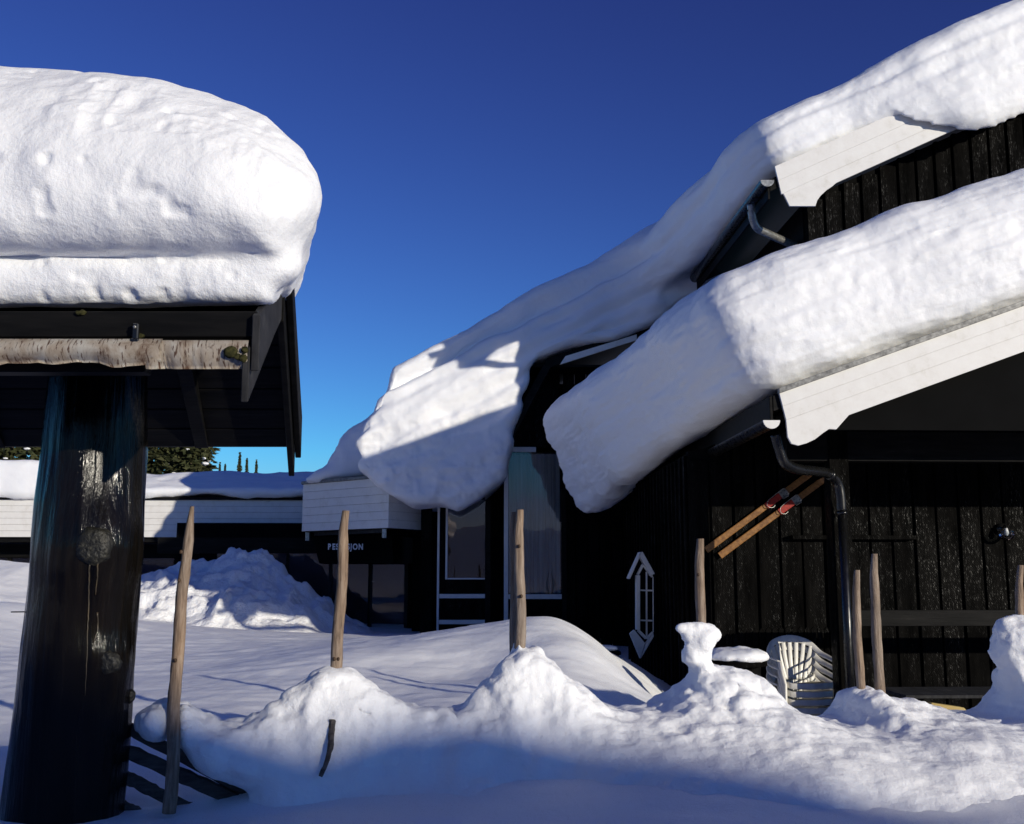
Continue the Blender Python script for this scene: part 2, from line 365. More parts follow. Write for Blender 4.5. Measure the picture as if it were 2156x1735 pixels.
def curve(pts, n=8):
    pts = [Vector(p) for p in pts]; o = []
    for i in range(len(pts)-1):
        p0, p1, p2, p3 = pts[max(i-1,0)], pts[i], pts[i+1], pts[min(i+2, len(pts)-1)]
        for k in range(n):
            t = k/n; o.append(.5*((2*p1)+(p2-p0)*t+(2*p0-5*p1+4*p2-p3)*t*t+(3*p1-p0-3*p2+p3)*t**3))
    return o+[pts[-1]]
def structure(o): o['kind'] = 'structure'; return o

# ================================================================== GROUND
def gz_build():
    C = [ # (u, v, depth) measured points on the snow surface
     (100,1740,4.35),(600,1730,4.4),(1100,1738,4.4),(1600,1738,4.4),(2155,1738,4.5),
     (300,1690,4.75),(700,1655,4.8),(1100,1625,4.95),(1500,1632,5.0),(2000,1622,5.3),(1750,1690,4.72),(2150,1680,4.85),
     (150,1500,7.5),(450,1480,7.6),(700,1500,7.4),(450,1400,10),(150,1330,12),(700,1385,9.6),(300,1310,14.5),(600,1345,13),(20,1270,12.5),
     (840,1375,9.8),(900,1440,8.6),(960,1475,7.6),(1000,1420,9.2),(760,1350,11.5),(900,1343,13),(1100,1303,11),(1180,1302,10.9),(1000,1323,11.5),
     (1240,1345,10.4),(1300,1405,9.8),(1360,1462,9.3),(1400,1490,9.1),(1150,1430,8.4),(1250,1470,8.2),(1250,1365,9.7),
     (2000,1500,8.2),(1900,1498,8.4),(2100,1505,8.0),(1750,1560,8.2),(1600,1540,8.0)]
    P = []
    for u, v, t in C:
        a, z = F0.A(u, v, t); P.append((a, t, z))
    P += [(2.6,10.4,-.75),(4.5,10.8,-.75),(1.8,10.6,-.6),(7,10.5,-.75),(3.4,9.6,-.55),(.9,14,-.1),(0,17,.0),(-1.5,16,.1),(-3,18,.05),(-9,17,.35),(-7,21,.2),(-4,21,.1),
          (-14,14,.5),(-14,22,.4),(7,5,0),(7,8,0),(-6,5,.1),(-5,8,.15),(0,2,-.05),(3,2,-.02),(-3,2,0),(-8,10,.3),(1.2,12.6,.1),(1.1,11.6,.12),(2.4,12.5,-.6),(10,14,-.6),(0,25,0),(-10,28,0),(8,25,0)]
    P = np.array(P); D = np.linalg.norm(P[:, None, :2]-P[None, :, :2], axis=-1)
    phi = lambda d: np.sqrt(d*d+.35**2)
    w = np.linalg.solve(phi(D)+np.eye(len(P))*-.02, P[:, 2]-.05)
    def f(X, Y):
        d = np.sqrt((X[..., None]-P[:, 0])**2+(Y[..., None]-P[:, 1])**2); z = phi(d)@w+.05
        e = np.maximum(np.maximum(np.abs(X)-9, 0), np.maximum(np.maximum(2-Y, 0), Y-24)); k = np.clip(1-e/8, 0, 1); k = k*k*(3-2*k)
        z = np.clip(z, -1.2, 1.2)*k
        # hills behind the viewpoint and round the site
        rr = np.sqrt(X*X+(Y-8)**2); hill = np.clip((rr-60)/240, 0, 1)**1.4
        return z+hill*(26+22*np.sin(X*.011+1)*np.cos(Y*.009))*np.where(Y > 30, .25, 1)
    return f
GZ = gz_build()
def axis(a, b_, h, far):
    c = list(np.arange(a, b_, h)); s = h; x = c[-1]
    while x < far: s *= 1.16; x += s; c.append(x)
    s = h; x = a
    while x > -far: s *= 1.16; x -= s; c.insert(0, x)
    return np.array(c)
gx, gy = axis(-4.6, 4.8, .045, 420), axis(3.4, 13.5, .045, 420)
X, Y = np.meshgrid(gx, gy, indexing='ij')
Zg = np.concatenate([GZ(X[i:i+40], Y[i:i+40]) for i in range(0, len(gx), 40)])
P = np.stack([X, Y, Zg], -1).reshape(-1, 3)
near = np.clip(1-(np.abs(P[:,1]-8)-8)/10, 0, 1)
flat = P*np.array([1,1,0])
P[:, 2] += near*(.03*fbm(flat, .9, 3)+.012*fbm(flat*np.array([1.,2.2,0]), 3., 3)+.006*billow(flat*np.array([.7,1.8,0])+.1*fbm(flat,2,2)[:,None], 6, 3))
i = np.arange(len(gx)-1)[:, None]*len(gy)+np.arange(len(gy)-1)[None]
i = i.ravel(); Qg = np.stack([i, i+len(gy), i+len(gy)+1, i+1], 1)
structure(mesh_np('snow_ground', P, Qg, 'snow_smooth'))
def gz1(x, y): return float(GZ(np.array([x]), np.array([y]))[0])

# ================================================================== LEFT SHELTER
EY = 3.7
def sk(a, t): return a-.14*(t-EY)               # the gable end runs slightly to the left with depth
aR, zE0 = F0.A(556, 655, EY); zE1 = F0.A(300, 710, EY)[1]
aL = -3.4
sh = Thing('log_shelter', F0, (-1.9, 4.6, -.1), 'dark roofed shelter on a thick glossy tarred log with birch bark eaves', 'shelter')
sh.box('fascia_board', aL, F0.A(541, 680, EY)[0], EY, EY+.035, zE1, zE0, 'beam')
za, zb = F0.A(300, 714, EY)[1], F0.A(300, 722, EY)[1]
sh.box('eave_felt', aL, F0.A(530, 715, EY)[0], EY+.01, EY+.05, zb-.02, zE1-.002, 'room')
zr, tr_ = F0.A(606, 598, 4.6)[1], 4.6           # ridge
zb0, tb_ = F0.A(600, 942, 5.55)[1]+.06, 5.55        # back eave
def roofz(t): return zE0-.03+(zr-zE0)*(t-EY)/(tr_-EY) if t < tr_ else zr-.03+(zb0-zr)*(t-tr_)/(tb_-tr_)
# roof boards, each one separate: they run along the eave
def slope_board(t0, t1, n, side):
    for k in range(n):
        ta, tb = t0+(t1-t0)*k/n+.004, t0+(t1-t0)*(k+1)/n-.004
        za_, zb_ = roofz(ta), roofz(tb)
        if side == 1 and ta > tr_-.001: za_ = zr-.03+(zb0-zr)*(ta-tr_)/(tb_-tr_)
        e = .03
        sh.hull('roof_board', [(aL, ta, za_-e), (sk(aR, ta)-.02, ta, za_-e), (sk(aR, tb)-.02, tb, zb_-e), (aL, tb, zb_-e),
                               (aL, ta, za_), (sk(aR, ta)-.02, ta, za_), (sk(aR, tb)-.02, tb, zb_), (aL, tb, zb_)], 'beam')
slope_board(EY+.05, tr_, 6, 0); slope_board(tr_, tb_, 7, 1)
sh.hull('back_eave_board', [(aL, tb_, zb0-.055), (sk(aR, tb_)-.03, tb_, zb0-.055), (sk(aR, tb_)-.03, tb_+.03, zb0-.055), (aL, tb_+.03, zb0-.055),
                            (aL, tb_, zb0-.01), (sk(aR, tb_)-.03, tb_, zb0-.01), (sk(aR, tb_)-.03, tb_+.03, zb0-.01), (aL, tb_+.03, zb0-.01)], 'beam')
for aa in (-2.9, -2.42, -1.36):                     # rafters
    for (t0, t1) in ((EY+.1, tr_), (tr_, tb_)):
        z0, z1 = roofz(t0)-.034, (zr if t1 == tr_ else zb0)-.064
        sh.hull('rafter', [(sk(aa, t0)-.035, t0, z0-.13), (sk(aa, t0)+.035, t0, z0-.13), (sk(aa, t1)+.035, t1-.01, z1-(.13 if t1 == tr_ else .0)), (sk(aa, t1)-.035, t1-.01, z1-(.13 if t1 == tr_ else .0)),
                           (sk(aa, t0)-.035, t0, z0), (sk(aa, t0)+.035, t0, z0), (sk(aa, t1)+.035, t1, z1), (sk(aa, t1)-.035, t1, z1)], 'beam')
# front barge boards at the right gable end (inner and outer)
def barge(aoff, w, t0, zb_lo, zb_hi, t1, z1lo, z1hi, m):
    a0 = lambda t: sk(aR, t)+aoff
    sh.hull('barge_board', [(a0(t0)-w, t0, zb_lo), (a0(t0), t0, zb_lo), (a0(t1), t1, z1lo), (a0(t1)-w, t1, z1lo),
                            (a0(t0)-w, t0, zb_hi), (a0(t0), t0, zb_hi), (a0(t1), t1, z1hi), (a0(t1)-w, t1, z1hi)], m)
z850, z680 = F0.A(525, 850, EY)[1], F0.A(545, 668, EY)[1]
barge(-.01, .028, EY-.03, z680-.20, z680, tr_, zr-.16, zr+.05, 'greyboard')
barge(-.042, .026, EY-.03, z850, F0.A(525, 735, EY)[1], tr_, zr-.24, zr-.06, 'greyboard')
barge(.0, .03, tr_+.001, zr-.17, zr+.05, tb_+.10, F0.A(600, 1003, tb_+.1)[1], zb0+.06, 'beam')
barge(.035, .03, tr_+.001, zr-.05, zr+.07, tb_+.06, F0.A(600, 962, tb_)[1], zb0+.11, 'beam')
# birch bark rolls
def bark(name, u0, u1, top, bot, r, wob, seed):
    a0, a1 = F0.A(u0, 745, EY)[0], F0.A(u1, 745, EY)[0]; n, k = 40, 9
    zt = F0.A(300, top, EY)[1]; zb_ = F0.A(300, bot, EY)[1]; g = []
    rs = np.random.RandomState(seed); w = np.convolve(rs.randn(n+8), np.ones(5)/5, 'same')
    bm = bmesh.new(); rows = []
    for i in range(n+1):
        row = []
        for j in range(k+1):
            f = j/k; z = zt+(zb_-zt+w[i]*wob)*f
            t = EY-.02-r*math.sin(f*math.pi*.9)+.012*w[i]*f+.02*f
            row.append(bm.verts.new((a0+(a1-a0)*i/n+.012*w[(i*3) % n]*(1 if i in (0, n) else 0), t, z)))
        rows.append(row)
    for i in range(n):
        for j in range(k): bm.faces.new((rows[i][j], rows[i+1][j], rows[i+1][j+1], rows[i][j+1]))
    r_ = bmesh.ops.solidify(bm, geom=bm.faces[:], thickness=.006)
    return sh.bm(name, bm, 'birch', None, True)
bark('birch_bark_strip', -300, 342, 716, 766, .042, .016, 3)
b2 = bark('birch_bark_strip', 312, 527, 719, 778, .026, .003, 8)
for u, v, r in ((486,742,.022),(500,752,.012),(512,755,.014),(516,738,.012)):
    a, z = F0.A(u, v, EY-.04); bm = bmesh.new(); bmesh.ops.create_icosphere(bm, subdivisions=2, radius=r)
    for q in bm.verts: q.co = Vector((a+q.co.x*1.1, EY-.045+q.co.y*.5, z+q.co.z))*1+Vector((0,0,0)); q.co += Vector([random.uniform(-.003,.003) for _ in range(3)])
    sh.bm('moss_tuft', bm, 'moss', b2, True)
for u, v, r in ((172,659,.013),(295,708,.012)):
    a, z = F0.A(u, v, EY); bm = bmesh.new(); bmesh.ops.create_icosphere(bm, subdivisions=2, radius=r)
    for q in bm.verts: q.co = Vector((a+q.co.x*1.4, EY-.006+q.co.y*.6, z+q.co.z*.8))+Vector([random.uniform(-.004,.004) for _ in range(3)])
    sh.bm('moss_tuft', bm, 'moss', None, True)
ab, zb_ = F0.A(290, 700, EY); 
br = sh.box('bark_bracket', ab-.011, ab+.011, EY-.03, EY-.012, F0.A(290, 727, EY)[1], F0.A(290, 684, EY)[1], 'metal')
sh.box('bracket_ear', ab-.016, ab+.016, EY-.034, EY-.008, F0.A(290, 728, EY)[1]-.004, F0.A(290, 716, EY)[1], 'metal', br)
sh.tube('bolt', [(ab, EY-.036, F0.A(290, 693, EY)[1]), (ab, EY-.029, F0.A(290, 693, EY)[1])], .006, 'steel', br)
sh.box('eave_beam', aL, F0.A(312, 770, EY+.1)[0], EY+.06, EY+.14, F0.A(300, 783, EY+.06)[1], F0.A(300, 745, EY+.06)[1], 'beam')
# the log pillar
PT = 4.62
prof = [(790,112,305),(890,104,304),(960,98,302),(1060,84,298),(1150,76,296),(1230,70,292),(1290,62,288),(1390,50,279),(1490,40,272),(1590,28,263),(1690,15,254),(1800,2,248)]
nseg, nr = 96, 150
vv = np.linspace(790, 1800, nr); lo_ = np.interp(vv, [p_[0] for p_ in prof], [p_[1] for p_ in prof]); hi_ = np.interp(vv, [p_[0] for p_ in prof], [p_[2] for p_ in prof])
PP = []
for v, l, h in zip(vv, lo_, hi_):
    al, z = F0.A(l, v, PT); ah, _ = F0.A(h, v, PT); c, r = (al+ah)/2, (ah-al)/2
    th = np.arange(nseg)*2*np.pi/nseg
    PP.append(np.stack([c+r*np.cos(th), PT+r*np.sin(th), np.full(nseg, z)], -1))
PP = np.array(PP); flatp = PP.reshape(-1, 3)
cen = PP.mean(1, keepdims=True); rad = (PP-cen); rad = rad/np.linalg.norm(rad, axis=-1, keepdims=True)
dsp = .012*fbm(flatp*np.array([1,1,.18]), 7, 3)+.0045*billow(flatp*np.array([1,1,.04]), 38, 2)
k1 = F0.A(193, 1148, PT-.24); k2 = F0.A(238, 1392, PT-.10)
for (ka, kz), amp, sg in ((k1, .035, .10), (k2, .022, .065)):
    d2 = ((flatp[:,0]-ka)**2+((flatp[:,2]-kz)*.8)**2); dsp += np.where(flatp[:,1] < PT, amp*np.exp(-d2/(2*sg*sg)), 0)
flatp = flatp+rad.reshape(-1, 3)*dsp[:, None]
qi = (np.arange(nr-1)[:, None]*nseg+np.arange(nseg)[None]).ravel(); qj = (np.arange(nr-1)[:, None]*nseg+(np.arange(nseg)+1)[None] % nseg).ravel()
pil = mesh_np('log_pillar', flatp-np.array(sh.b), np.stack([qi, qi+nseg, qj+nseg, qj], 1), 'tar', sh.e)
def knot(ka, kz, rx, rz, name='cut_knot'):
    d = (flatp[:,0]-ka)**2+(flatp[:,2]-kz)**2+np.where(flatp[:,1] > PT, 9, 0); yy = flatp[d.argmin(), 1]
    bm = bmesh.new(); n = 22; ring = []
    for k in range(n):
        w = k*2*math.pi/n; q = 1+random.uniform(-.10, .10)
        ring.append((bm.verts.new((ka+rx*math.cos(w)*q*1.15, yy+.03, kz+rz*math.sin(w)*q*1.15)), bm.verts.new((ka+rx*math.cos(w)*q, yy-.014, kz+rz*math.sin(w)*q)),
                     bm.verts.new((ka+rx*.55*math.cos(w)*q, yy-.018+random.uniform(-.004,.004), kz+rz*.55*math.sin(w)*q))))
    c = bm.verts.new((ka, yy-.013, kz))
    for k in range(n):
        a_, b_ = ring[k], ring[(k+1) % n]
        for j in range(2): bm.faces.new((a_[j], b_[j], b_[j+1], a_[j+1]))
        bm.faces.new((a_[2], b_[2], c))
    sh.bm(name, bm, 'knot', pil, True)
    return yy
knot(*k1, .062, .075); knot(*k2, .042, .042)
a3, z3 = F0.A(276, 1466, PT); 
bm = bmesh.new(); bmesh.ops.create_icosphere(bm, subdivisions=2, radius=.02)
for q in bm.verts: q.co = Vector((a3+q.co.x*.8, PT+q.co.y, z3+q.co.z*1.5))+Vector([random.uniform(-.004,.004) for _ in range(3)])
sh.bm('cut_knot', bm, 'knot', pil, True)
def surf(u, v):
    a, z = F0.A(u, v, PT-.24); d = (flatp[:,0]-a)**2+(flatp[:,2]-z)**2+np.where(flatp[:,1] > PT, 9, 0)
    return (a, flatp[d.argmin(), 1]-.002, z)
for path in ([(188,1185),(184,1225),(180,1290),(178,1330),(176,1400),(170,1480)], [(202,1182),(200,1215),(193,1260)], [(196,1290),(195,1330),(188,1360)]):
    uv = []
    for (u0, v0), (u1, v1) in zip(path, path[1:]):
        for k in range(6): uv.append((u0+(u1-u0)*k/6+random.uniform(-.6,.6), v0+(v1-v0)*k/6))
    pts = [surf(*q) for q in uv]
    pts = [(p_[0], sum(pts[max(0,min(len(pts)-1,i+d))][1] for d in (-2,-1,0,1,2))/5, p_[2]) for i, p_ in enumerate(pts)]
    sh.tube('resin_run', pts, [.0042-.0022*i/len(pts) for i in range(len(pts))], 'resin', pil, seg=6)
# nail on the left edge of the log
an, zn = F0.A(52, 1288, PT); sh.tube('nail', [(an, PT, zn), (an-.05, PT-.02, zn)], .003, 'metal', pil, seg=6)

# snow on the shelter roof
out_top = F0.poly([(-420,55),(-150,52),(0,64),(150,86),(310,118),(450,152),(560,208),(642,292),(672,342),(683,394),(681,418),(664,448),(644,482),(632,512),(600,520),(-420,516)], EY+.15)
out_low = F0.poly([(-420,470),(620,470),(632,535),(638,562),(625,588),(600,604),(580,618),(574,648),(-420,658)], EY)
def shelter_sdf(A, T, Z):
    Xp = A+.10*(T-EY)                           # shear with the roof
    z2 = Z
    g = lambda pl: poly_sdf(pl, Xp[:, 0, :], Z[:, 0, :])[:, None, :]
    # upper slab: the outline sinks towards the back as the roof falls away there
    X2 = A[:, 0, :]; Z2 = Z[:, 0, :]
    du = np.stack([poly_sdf(out_top, X2[:, :]+.26*max(0, t-EY-.15), Z2-.0+max(0, t-4.8)*.35+max(0, 3.95-t)*.5) for t in T[0, :, 0]], 1)
    dl = np.stack([poly_sdf(out_low, X2[:, :]+.2*(t-EY), Z2-max(0, min(t, 4.6)-EY)*.3) for t in T[0, :, 0]], 1)
    crack = .05*np.exp(-((Z-F0.A(0, 520, EY)[1])/.05)**2)
    front = EY-.16+.12*np.clip((Z-F0.A(0, 420, EY)[1])/.4, 0, 2)**2
    frontl = EY+.02+.07*np.exp(-((Z-F0.A(0, 520, EY)[1])/.035)**2)*np.clip((F0.A(520,500,EY)[0]-A)/.3, 0, 1)
    tb = np.maximum(front-T, T-5.2); tl = np.maximum(frontl-T, T-4.62)
    up = smax(du, tb, .40); lo = smax(dl, tl, .14)
    return smin(up, lo, .02)
def shelter_disp(P, N):
    up = np.clip((P[:,2]-F0.A(0, 515, EY)[1])/.1, 0, 1)
    face = np.clip(-N[:,1]*1.3, 0.1, 1)
    lump = np.clip(.45+1.5*fbm(P, 1.4, 2, off=3.), .1, 1.4)*(.026*billow(P, 4.2, 4)+.018*billow(P, 10, 4, 4.))+.036*fbm(P, 2.0, 3)
    pit = -.012*np.clip(vnoise(P*16+3)-.55, 0, 1)*3
    face = face*np.clip(np.abs(P[:,2]-F0.A(0, 518, EY)[1])/.08, .25, 1)
    return face*(lump+pit)+.008*fbm(P, 8, 2)
sn = snow('roof_snow', shelter_sdf, (-3.5, 3.45, zE0-.1), (-.45, 5.7, 3.3), .021, shelter_disp, F0, 'snow_crust', 'huge rounded white snow cap overhanging the log shelter roof', sub=1)

# ================================================================== PORCH LODGE (low roof on the right)
T1, TE1 = 9.3, 16.3                                  # rake plane and far end
TW1, TP1 = 11.5, 10.25                               # gable wall and post planes
ae, zt1 = FB.A(1640, 825, T1); ar, zrr = FB.A(2155, 640, T1); m1 = (zrr-zt1)/(ar-ae)
_, zbot = FB.A(1680, 935, T1)
lod = Thing('porch_lodge', FB, (5, 12, -.9), 'black plank lodge with open porch and white gable boards', 'building')
aRG = ae+5.2                                        # ridge
def rk(u, v): return FB.A(u, v, T1)
# three white rake boards, the lowest with a curved end
def lerp(p, q, f): return (p[0]+(q[0]-p[0])*f, p[1]+(q[1]-p[1])*f)
TL, BL = rk(1640, 829), rk(1664, 936)
hgt = .415
edges = [0, .30, .62, 1.0]
for i in range(3):
    f0, f1 = edges[i]+.001, edges[i+1]-.001
    p0, p1 = lerp(TL, BL, f0), lerp(TL, BL, f1)
    top = lambda a, f: zt1+m1*(a-ae)-.015-hgt*f
    if i < 2:
        pl = [(p0[0], top(p0[0], f0)), (aRG, top(aRG, f0)), (aRG, top(aRG, f1)), (p1[0], top(p1[0], f1))]
    else:
        sw = [rk(1760, 904), rk(1745, 903), rk(1733, 911), rk(1715, 925), rk(1698, 933), rk(1680, 938), rk(1666, 934), rk(1658, 920)]
        pl = [(p0[0], top(p0[0], f0)), (aRG, top(aRG, f0)), (aRG, top(aRG, f1)), (sw[0][0]+.12, top(sw[0][0]+.12, f1))]+sw
    lod.prism('rake_board', pl, T1-.003*(2-i), T1+.03, 'white', bev=.0012)
lod.prism('rake_flashing', [(ae-.01, zt1-.02), (aRG, zt1+m1*(aRG-ae)-.02), (aRG, zt1+m1*(aRG-ae)+.03), (ae-.01, zt1+.03)], T1-.035, T1+.02, 'flash')
# roof deck both slopes
zRG = zt1+m1*(aRG-ae)
lod.prism('roof', [(ae-.05, zt1-.02), (aRG, zRG), (aRG+5.3, zt1-.02), (aRG+5.3, zt1-.17), (aRG, zRG-.15), (ae-.05, zt1-.17)], T1+.032, TE1, 'beam')
lod.box('eave_fascia', ae-.08, ae-.052, T1+.04, TE1, zt1-.30, zt1-.03, 'beam')
for k in range(9):                                   # soffit boards under the porch
    a0 = ae+.1+k*.55
    lod.prism('soffit_board', [(a0, zt1+m1*(a0-ae)-.20), (a0+.53, zt1+m1*(a0+.53-ae)-.20), (a0+.53, zt1+m1*(a0+.53-ae)-.17), (a0, zt1+m1*(a0-ae)-.17)], T1+.05, TW1, 'beam', bev=0)
pg = [FB.A(1735, 906, T1+.2), FB.A(2250, 906, T1+.2)]
lod.prism('porch_shade_sheet', [pg[0], (aRG+.5, pg[0][1]), (aRG+.5, zRG-.3), (pg[0][0]+.05, zt1-.30+m1*(pg[0][0]-ae))], T1+.16, T1+.2, 'room', bev=0)  # near-black sheet added to stand in for the shade above the beam
# gutter and downpipe
ga, gz_ = FB.A(1622, 893, T1-.03)
bm = bmesh.new(); rg = .075; rows = []
for t in (T1-.06, TE1):
    rows.append([[bm.verts.new((ga+math.cos(w)*q, t, gz_+.03+math.sin(w)*q)) for w in [math.pi+math.pi*k/10 for k in range(11)]] for q in (rg, rg-.006)])
for k in range(10):
    bm.faces.new((rows[0][0][k], rows[0][0][k+1], rows[1][0][k+1], rows[1][0][k])); bm.faces.new((rows[0][1][k], rows[0][1][k+1], rows[1][1][k+1], rows[1][1][k]))
gut = lod.bm('gutter', bm, 'metal', None, True)
bm = bmesh.new(); pc = [bm.verts.new((ga+math.cos(math.pi+math.pi*k/12)*rg, T1-.065, gz_+.03+math.sin(math.pi+math.pi*k/12)*rg)) for k in range(13)]
f = bm.faces.new(pc); r_ = bmesh.ops.extrude_face_region(bm, geom=[f]); bmesh.ops.translate(bm, verts=[v for v in r_['geom'] if isinstance(v, bmesh.types.BMVert)], vec=(0, .02, 0))
lod.bm('gutter_end_cap', bm, 'white', gut)
def L3(u, v, t): a, z = FB.A(u, v, t); return (a, t, z)
pts = curve([L3(1632, 915, 9.42), L3(1640, 945, 9.45), L3(1652, 975, 9.5), L3(1680, 988, 9.62), L3(1715, 992, 9.78), L3(1742, 997, 9.93), L3(1762, 1015, 10.02), L3(1769, 1045, 10.04), L3(1771, 1075, 10.05)], 6)
dp = lod.tube('downpipe', pts, .047, 'metal', None, 16)
ax_, zx_ = FB.A(1772, 1070, 10.05)
lod.tube('pipe_length', [(ax_, 10.05, zx_+.03), (ax_, 10.05, -.9)], .043, 'metal', dp, 16)
lod.tube('pipe_clip', [(ax_, 10.05, zx_-.03), (ax_, 10.05, zx_-.06)], .052, 'metal', dp, 16)
lod.tube('pipe_collar', [L3(1745, 998, 9.94), L3(1751, 1002, 9.965)], .054, 'metal', dp, 16)
# post, beam and rail of the porch
pa0, pz = FB.A(1736, 912, TP1); pa1, _ = FB.A(1776, 912, TP1)
lod.box('porch_post', pa0, pa1, TP1-.09, TP1+.09, -.9, pz+.2, 'black')
b0, bz0 = FB.A(1652, 972, TP1); _, bz1 = FB.A(1900, 911, TP1)
lod.box('porch_beam', b0, aRG+4, TP1-.07, TP1+.07, bz0, bz1, 'beam')
_, h0 = FB.A(1900, 1318, TP1); _, h1 = FB.A(1900, 1284, TP1)
lod.box('porch_rail', pa1+.04, aRG+4, TP1-.02, TP1+.03, h0, h1, 'beam')
# gable wall planks
ac = FB.A(1445, 1000, TW1)[0]
lod.box('wall_backing', ac+.02, aRG+5, TW1+.03, TW1+.12, -.9, zt1-.3+.02, 'room', bev=0)
lod.prism('gable_backing', [(ac+.1, zt1-.28), (aRG, zRG-.25), (aRG+5, zt1-.28)], TW1+.03, TW1+.12, 'room', bev=0)
pit = .247; n = int((FB.A(2260, 1000, TW1)[0]-ac)/pit)+1
for k in range(n):
    a0 = ac+k*pit; ztop = zt1-.22+m1*(a0-ae)-.01
    dz = random.uniform(-.006, .006)
    lod.box('wall_plank', a0+.013+dz, a0+pit-.013+dz, TW1-.004+random.uniform(-.006,.006), TW1+.028, -.9, ztop, 'black', bev=.006)
# side wall planks, receding
lod.box('side_backing', ac+.03, ac+.1, TW1+.13, TE1, -.9, zt1-.3, 'room', bev=0)
ns = int((TE1-TW1)/pit)
for k in range(ns):
    t0 = TW1+.035+k*pit
    lod.box('wall_plank', ac+random.uniform(-.004,.004), ac+.028, t0+.012, t0+pit-.012, -.9, zt1-.32, 'black', bev=.005)
for k in range(ns):
    t0 = TW1+.035+k*pit
    lod.box('batten', ac-.028, ac-.006, t0-.022, t0+.022, -.9, zt1-.33, 'black', bev=.004)
_, w0 = FB.A(1700, 1136, TW1-.05); _, w1 = FB.A(1700, 1127, TW1-.05)
lod.box('wall_ledge', FB.A(1662, 1130, TW1)[0], FB.A(1922, 1130, TW1)[0], TW1-.10, TW1-.014, w0, w1, 'black')

def slab_fn(ae, zt, m, t0, t1, ov, th, power=1.0, bend=(.1, .3), tilt=.35, k=.3, hang=None, sag=0.):
    cm = 1/math.sqrt(1+m*m)
    def fn(A, T, Z):
        f = np.clip((T-t0)/(t1-t0), 0, 1)**power
        wav = .08*np.sin(T*1.9+1)+.02*np.sin(T*4.3)
        o, r = ov[0]+(ov[1]-ov[0])*f+wav*np.minimum(f*4, 1), th[0]+(th[1]-th[0])*f+.04*np.sin(T*1.3)
        x = np.maximum(ae-A+.25, 0)
        q = (Z-zt-.02-m*(A-ae)+(bend[0]+(bend[1]-bend[0])*f)*x*x)*cm
        bot = -q-sag*f*(lambda y: y*y*(3-2*y))(np.clip((x-.1)/1.4, 0, 1))
        if hang is not None: bot = bot-hang(A)*np.clip((t0-.03-T)/.06, 0, 1)
        d = smax(smax(q-r, bot, .05), ae-A-o-tilt*(q-r*.5), k*1.5)
        fr = t0-(0 if hang is None else .26*np.clip((A-ae-1.0)/1.4, 0, 1))+.35*np.clip(q/r-.45, 0, 1)**2
        return smax(d, np.maximum(fr-T, T-t1), k*1.25)
    return fn
def layers(q, P, lines, wob=.10, w=.05):
    g = 0; qq = q+wob*fbm(P*np.array([1, 1, .3]), .55, 3)
    for c, dep in lines:
        e = (qq-c)/w; g = g-dep*np.clip(.55+1.6*fbm(P*np.array([1, .6, .4]), .8, 2, off=c*7), .1, 1.3)*np.exp(-np.where(e > 0, e*.45, e)**2)
    return g
def slab_disp(zt, ae, m, lines, big=.03, lumpy=.6):
    cm = 1/math.sqrt(1+m*m)
    def f(P, N):
        q = (P[:,2]-zt-m*(P[:,0]-ae))*cm; al = (P[:,0]+m*P[:,2])*cm
        vert = np.clip(1.25*np.sqrt(N[:,0]**2+N[:,1]**2)-.25, 0, 1)
        fr = np.clip(-N[:,1], 0, 1)
        ani = np.stack([al*.45, P[:,1]*.45, q*3.0], -1)
        grain = .022*fbm(ani, 2.6, 4, .6)+.012*billow(ani, 5, 3, 3.)
        return vert*(layers(q, P, lines)+grain+lumpy*fr*(.014*billow(P, 5, 4)+.014*fbm(P, 3, 3)))+big*fbm(P, .9, 3)+.005*fbm(P, 9, 3)
    return f
def porch_disp(P, N):
    d = slab_disp(zt1, ae, m1, [(.36, .05), (.66, .018), (1.0, .02)])(P, N)
    far = np.clip((P[:,1]-12.8)/2.5, 0, 1)*np.clip((zt1+1.0-P[:,2])/1.2, .1, 1)
    return d+far*(.07*billow(P, 1.5, 5)+.05*fbm(P, 1.1, 3))
snow('roof_snow', slab_fn(ae, zt1, m1, T1+.02, TE1, (.42, 1.52), (1.25, 1.55), k=.30, bend=(.03, .05), tilt=.40, sag=.50),
     (-.5, T1-.1, .3), (ae+3.6, TE1+.1, 5.6), .045, porch_disp, FB, 'snow', 'thick snow slab sliding off the porch lodge roof with sunlit front edge', sub=1,
     prenoise=lambda p: -.05*fbm(p, 1.3, 4))

# ================================================================== UPPER LODGE
T2, TE2, TW2 = 12.6, 20.5, 13.2
ae2, zt2 = FB.A(1628, 372, T2); m2 = .468
up = Thing('upper_lodge', FB, (6, 15, -.9), 'taller black plank lodge whose white gable boards show above the porch roof', 'building')
aR2 = ae2+5.0
bl = FB.A(1760, 385, T2)
def lb(a): return bl[1]+m2*(a-bl[0])             # lower edge of the rake
hh = .56
ed = [(.0, .36), (.362, .70), (.702, 1.0)]
for i, (f0, f1) in enumerate(ed):
    zt_ = lambda a, f: lb(a)+hh*(1-f)
    x0, x1 = ae2+.02+.10*f0, ae2+.02+.10*f1
    if i < 2: pl = [(x0, zt_(x0, f0)), (aR2, zt_(aR2, f0)), (aR2, zt_(aR2, f1)), (x1, zt_(x1, f1))]
    else:
        S = [FB.A(u, v, T2) for u, v in ((1752,392),(1740,400),(1727,412),(1720,422),(1716,434),(1662,434),(1650,410))]
        pl = [(x0+.02, zt_(x0+.02, f0)), (aR2, zt_(aR2, f0)), (aR2, zt_(aR2, f1)), (bl[0], bl[1])]+S
    up.prism('rake_board', pl, T2-.003*(2-i), T2+.03, 'white', bev=.0012)
zR2 = zt2+m2*(aR2-ae2)
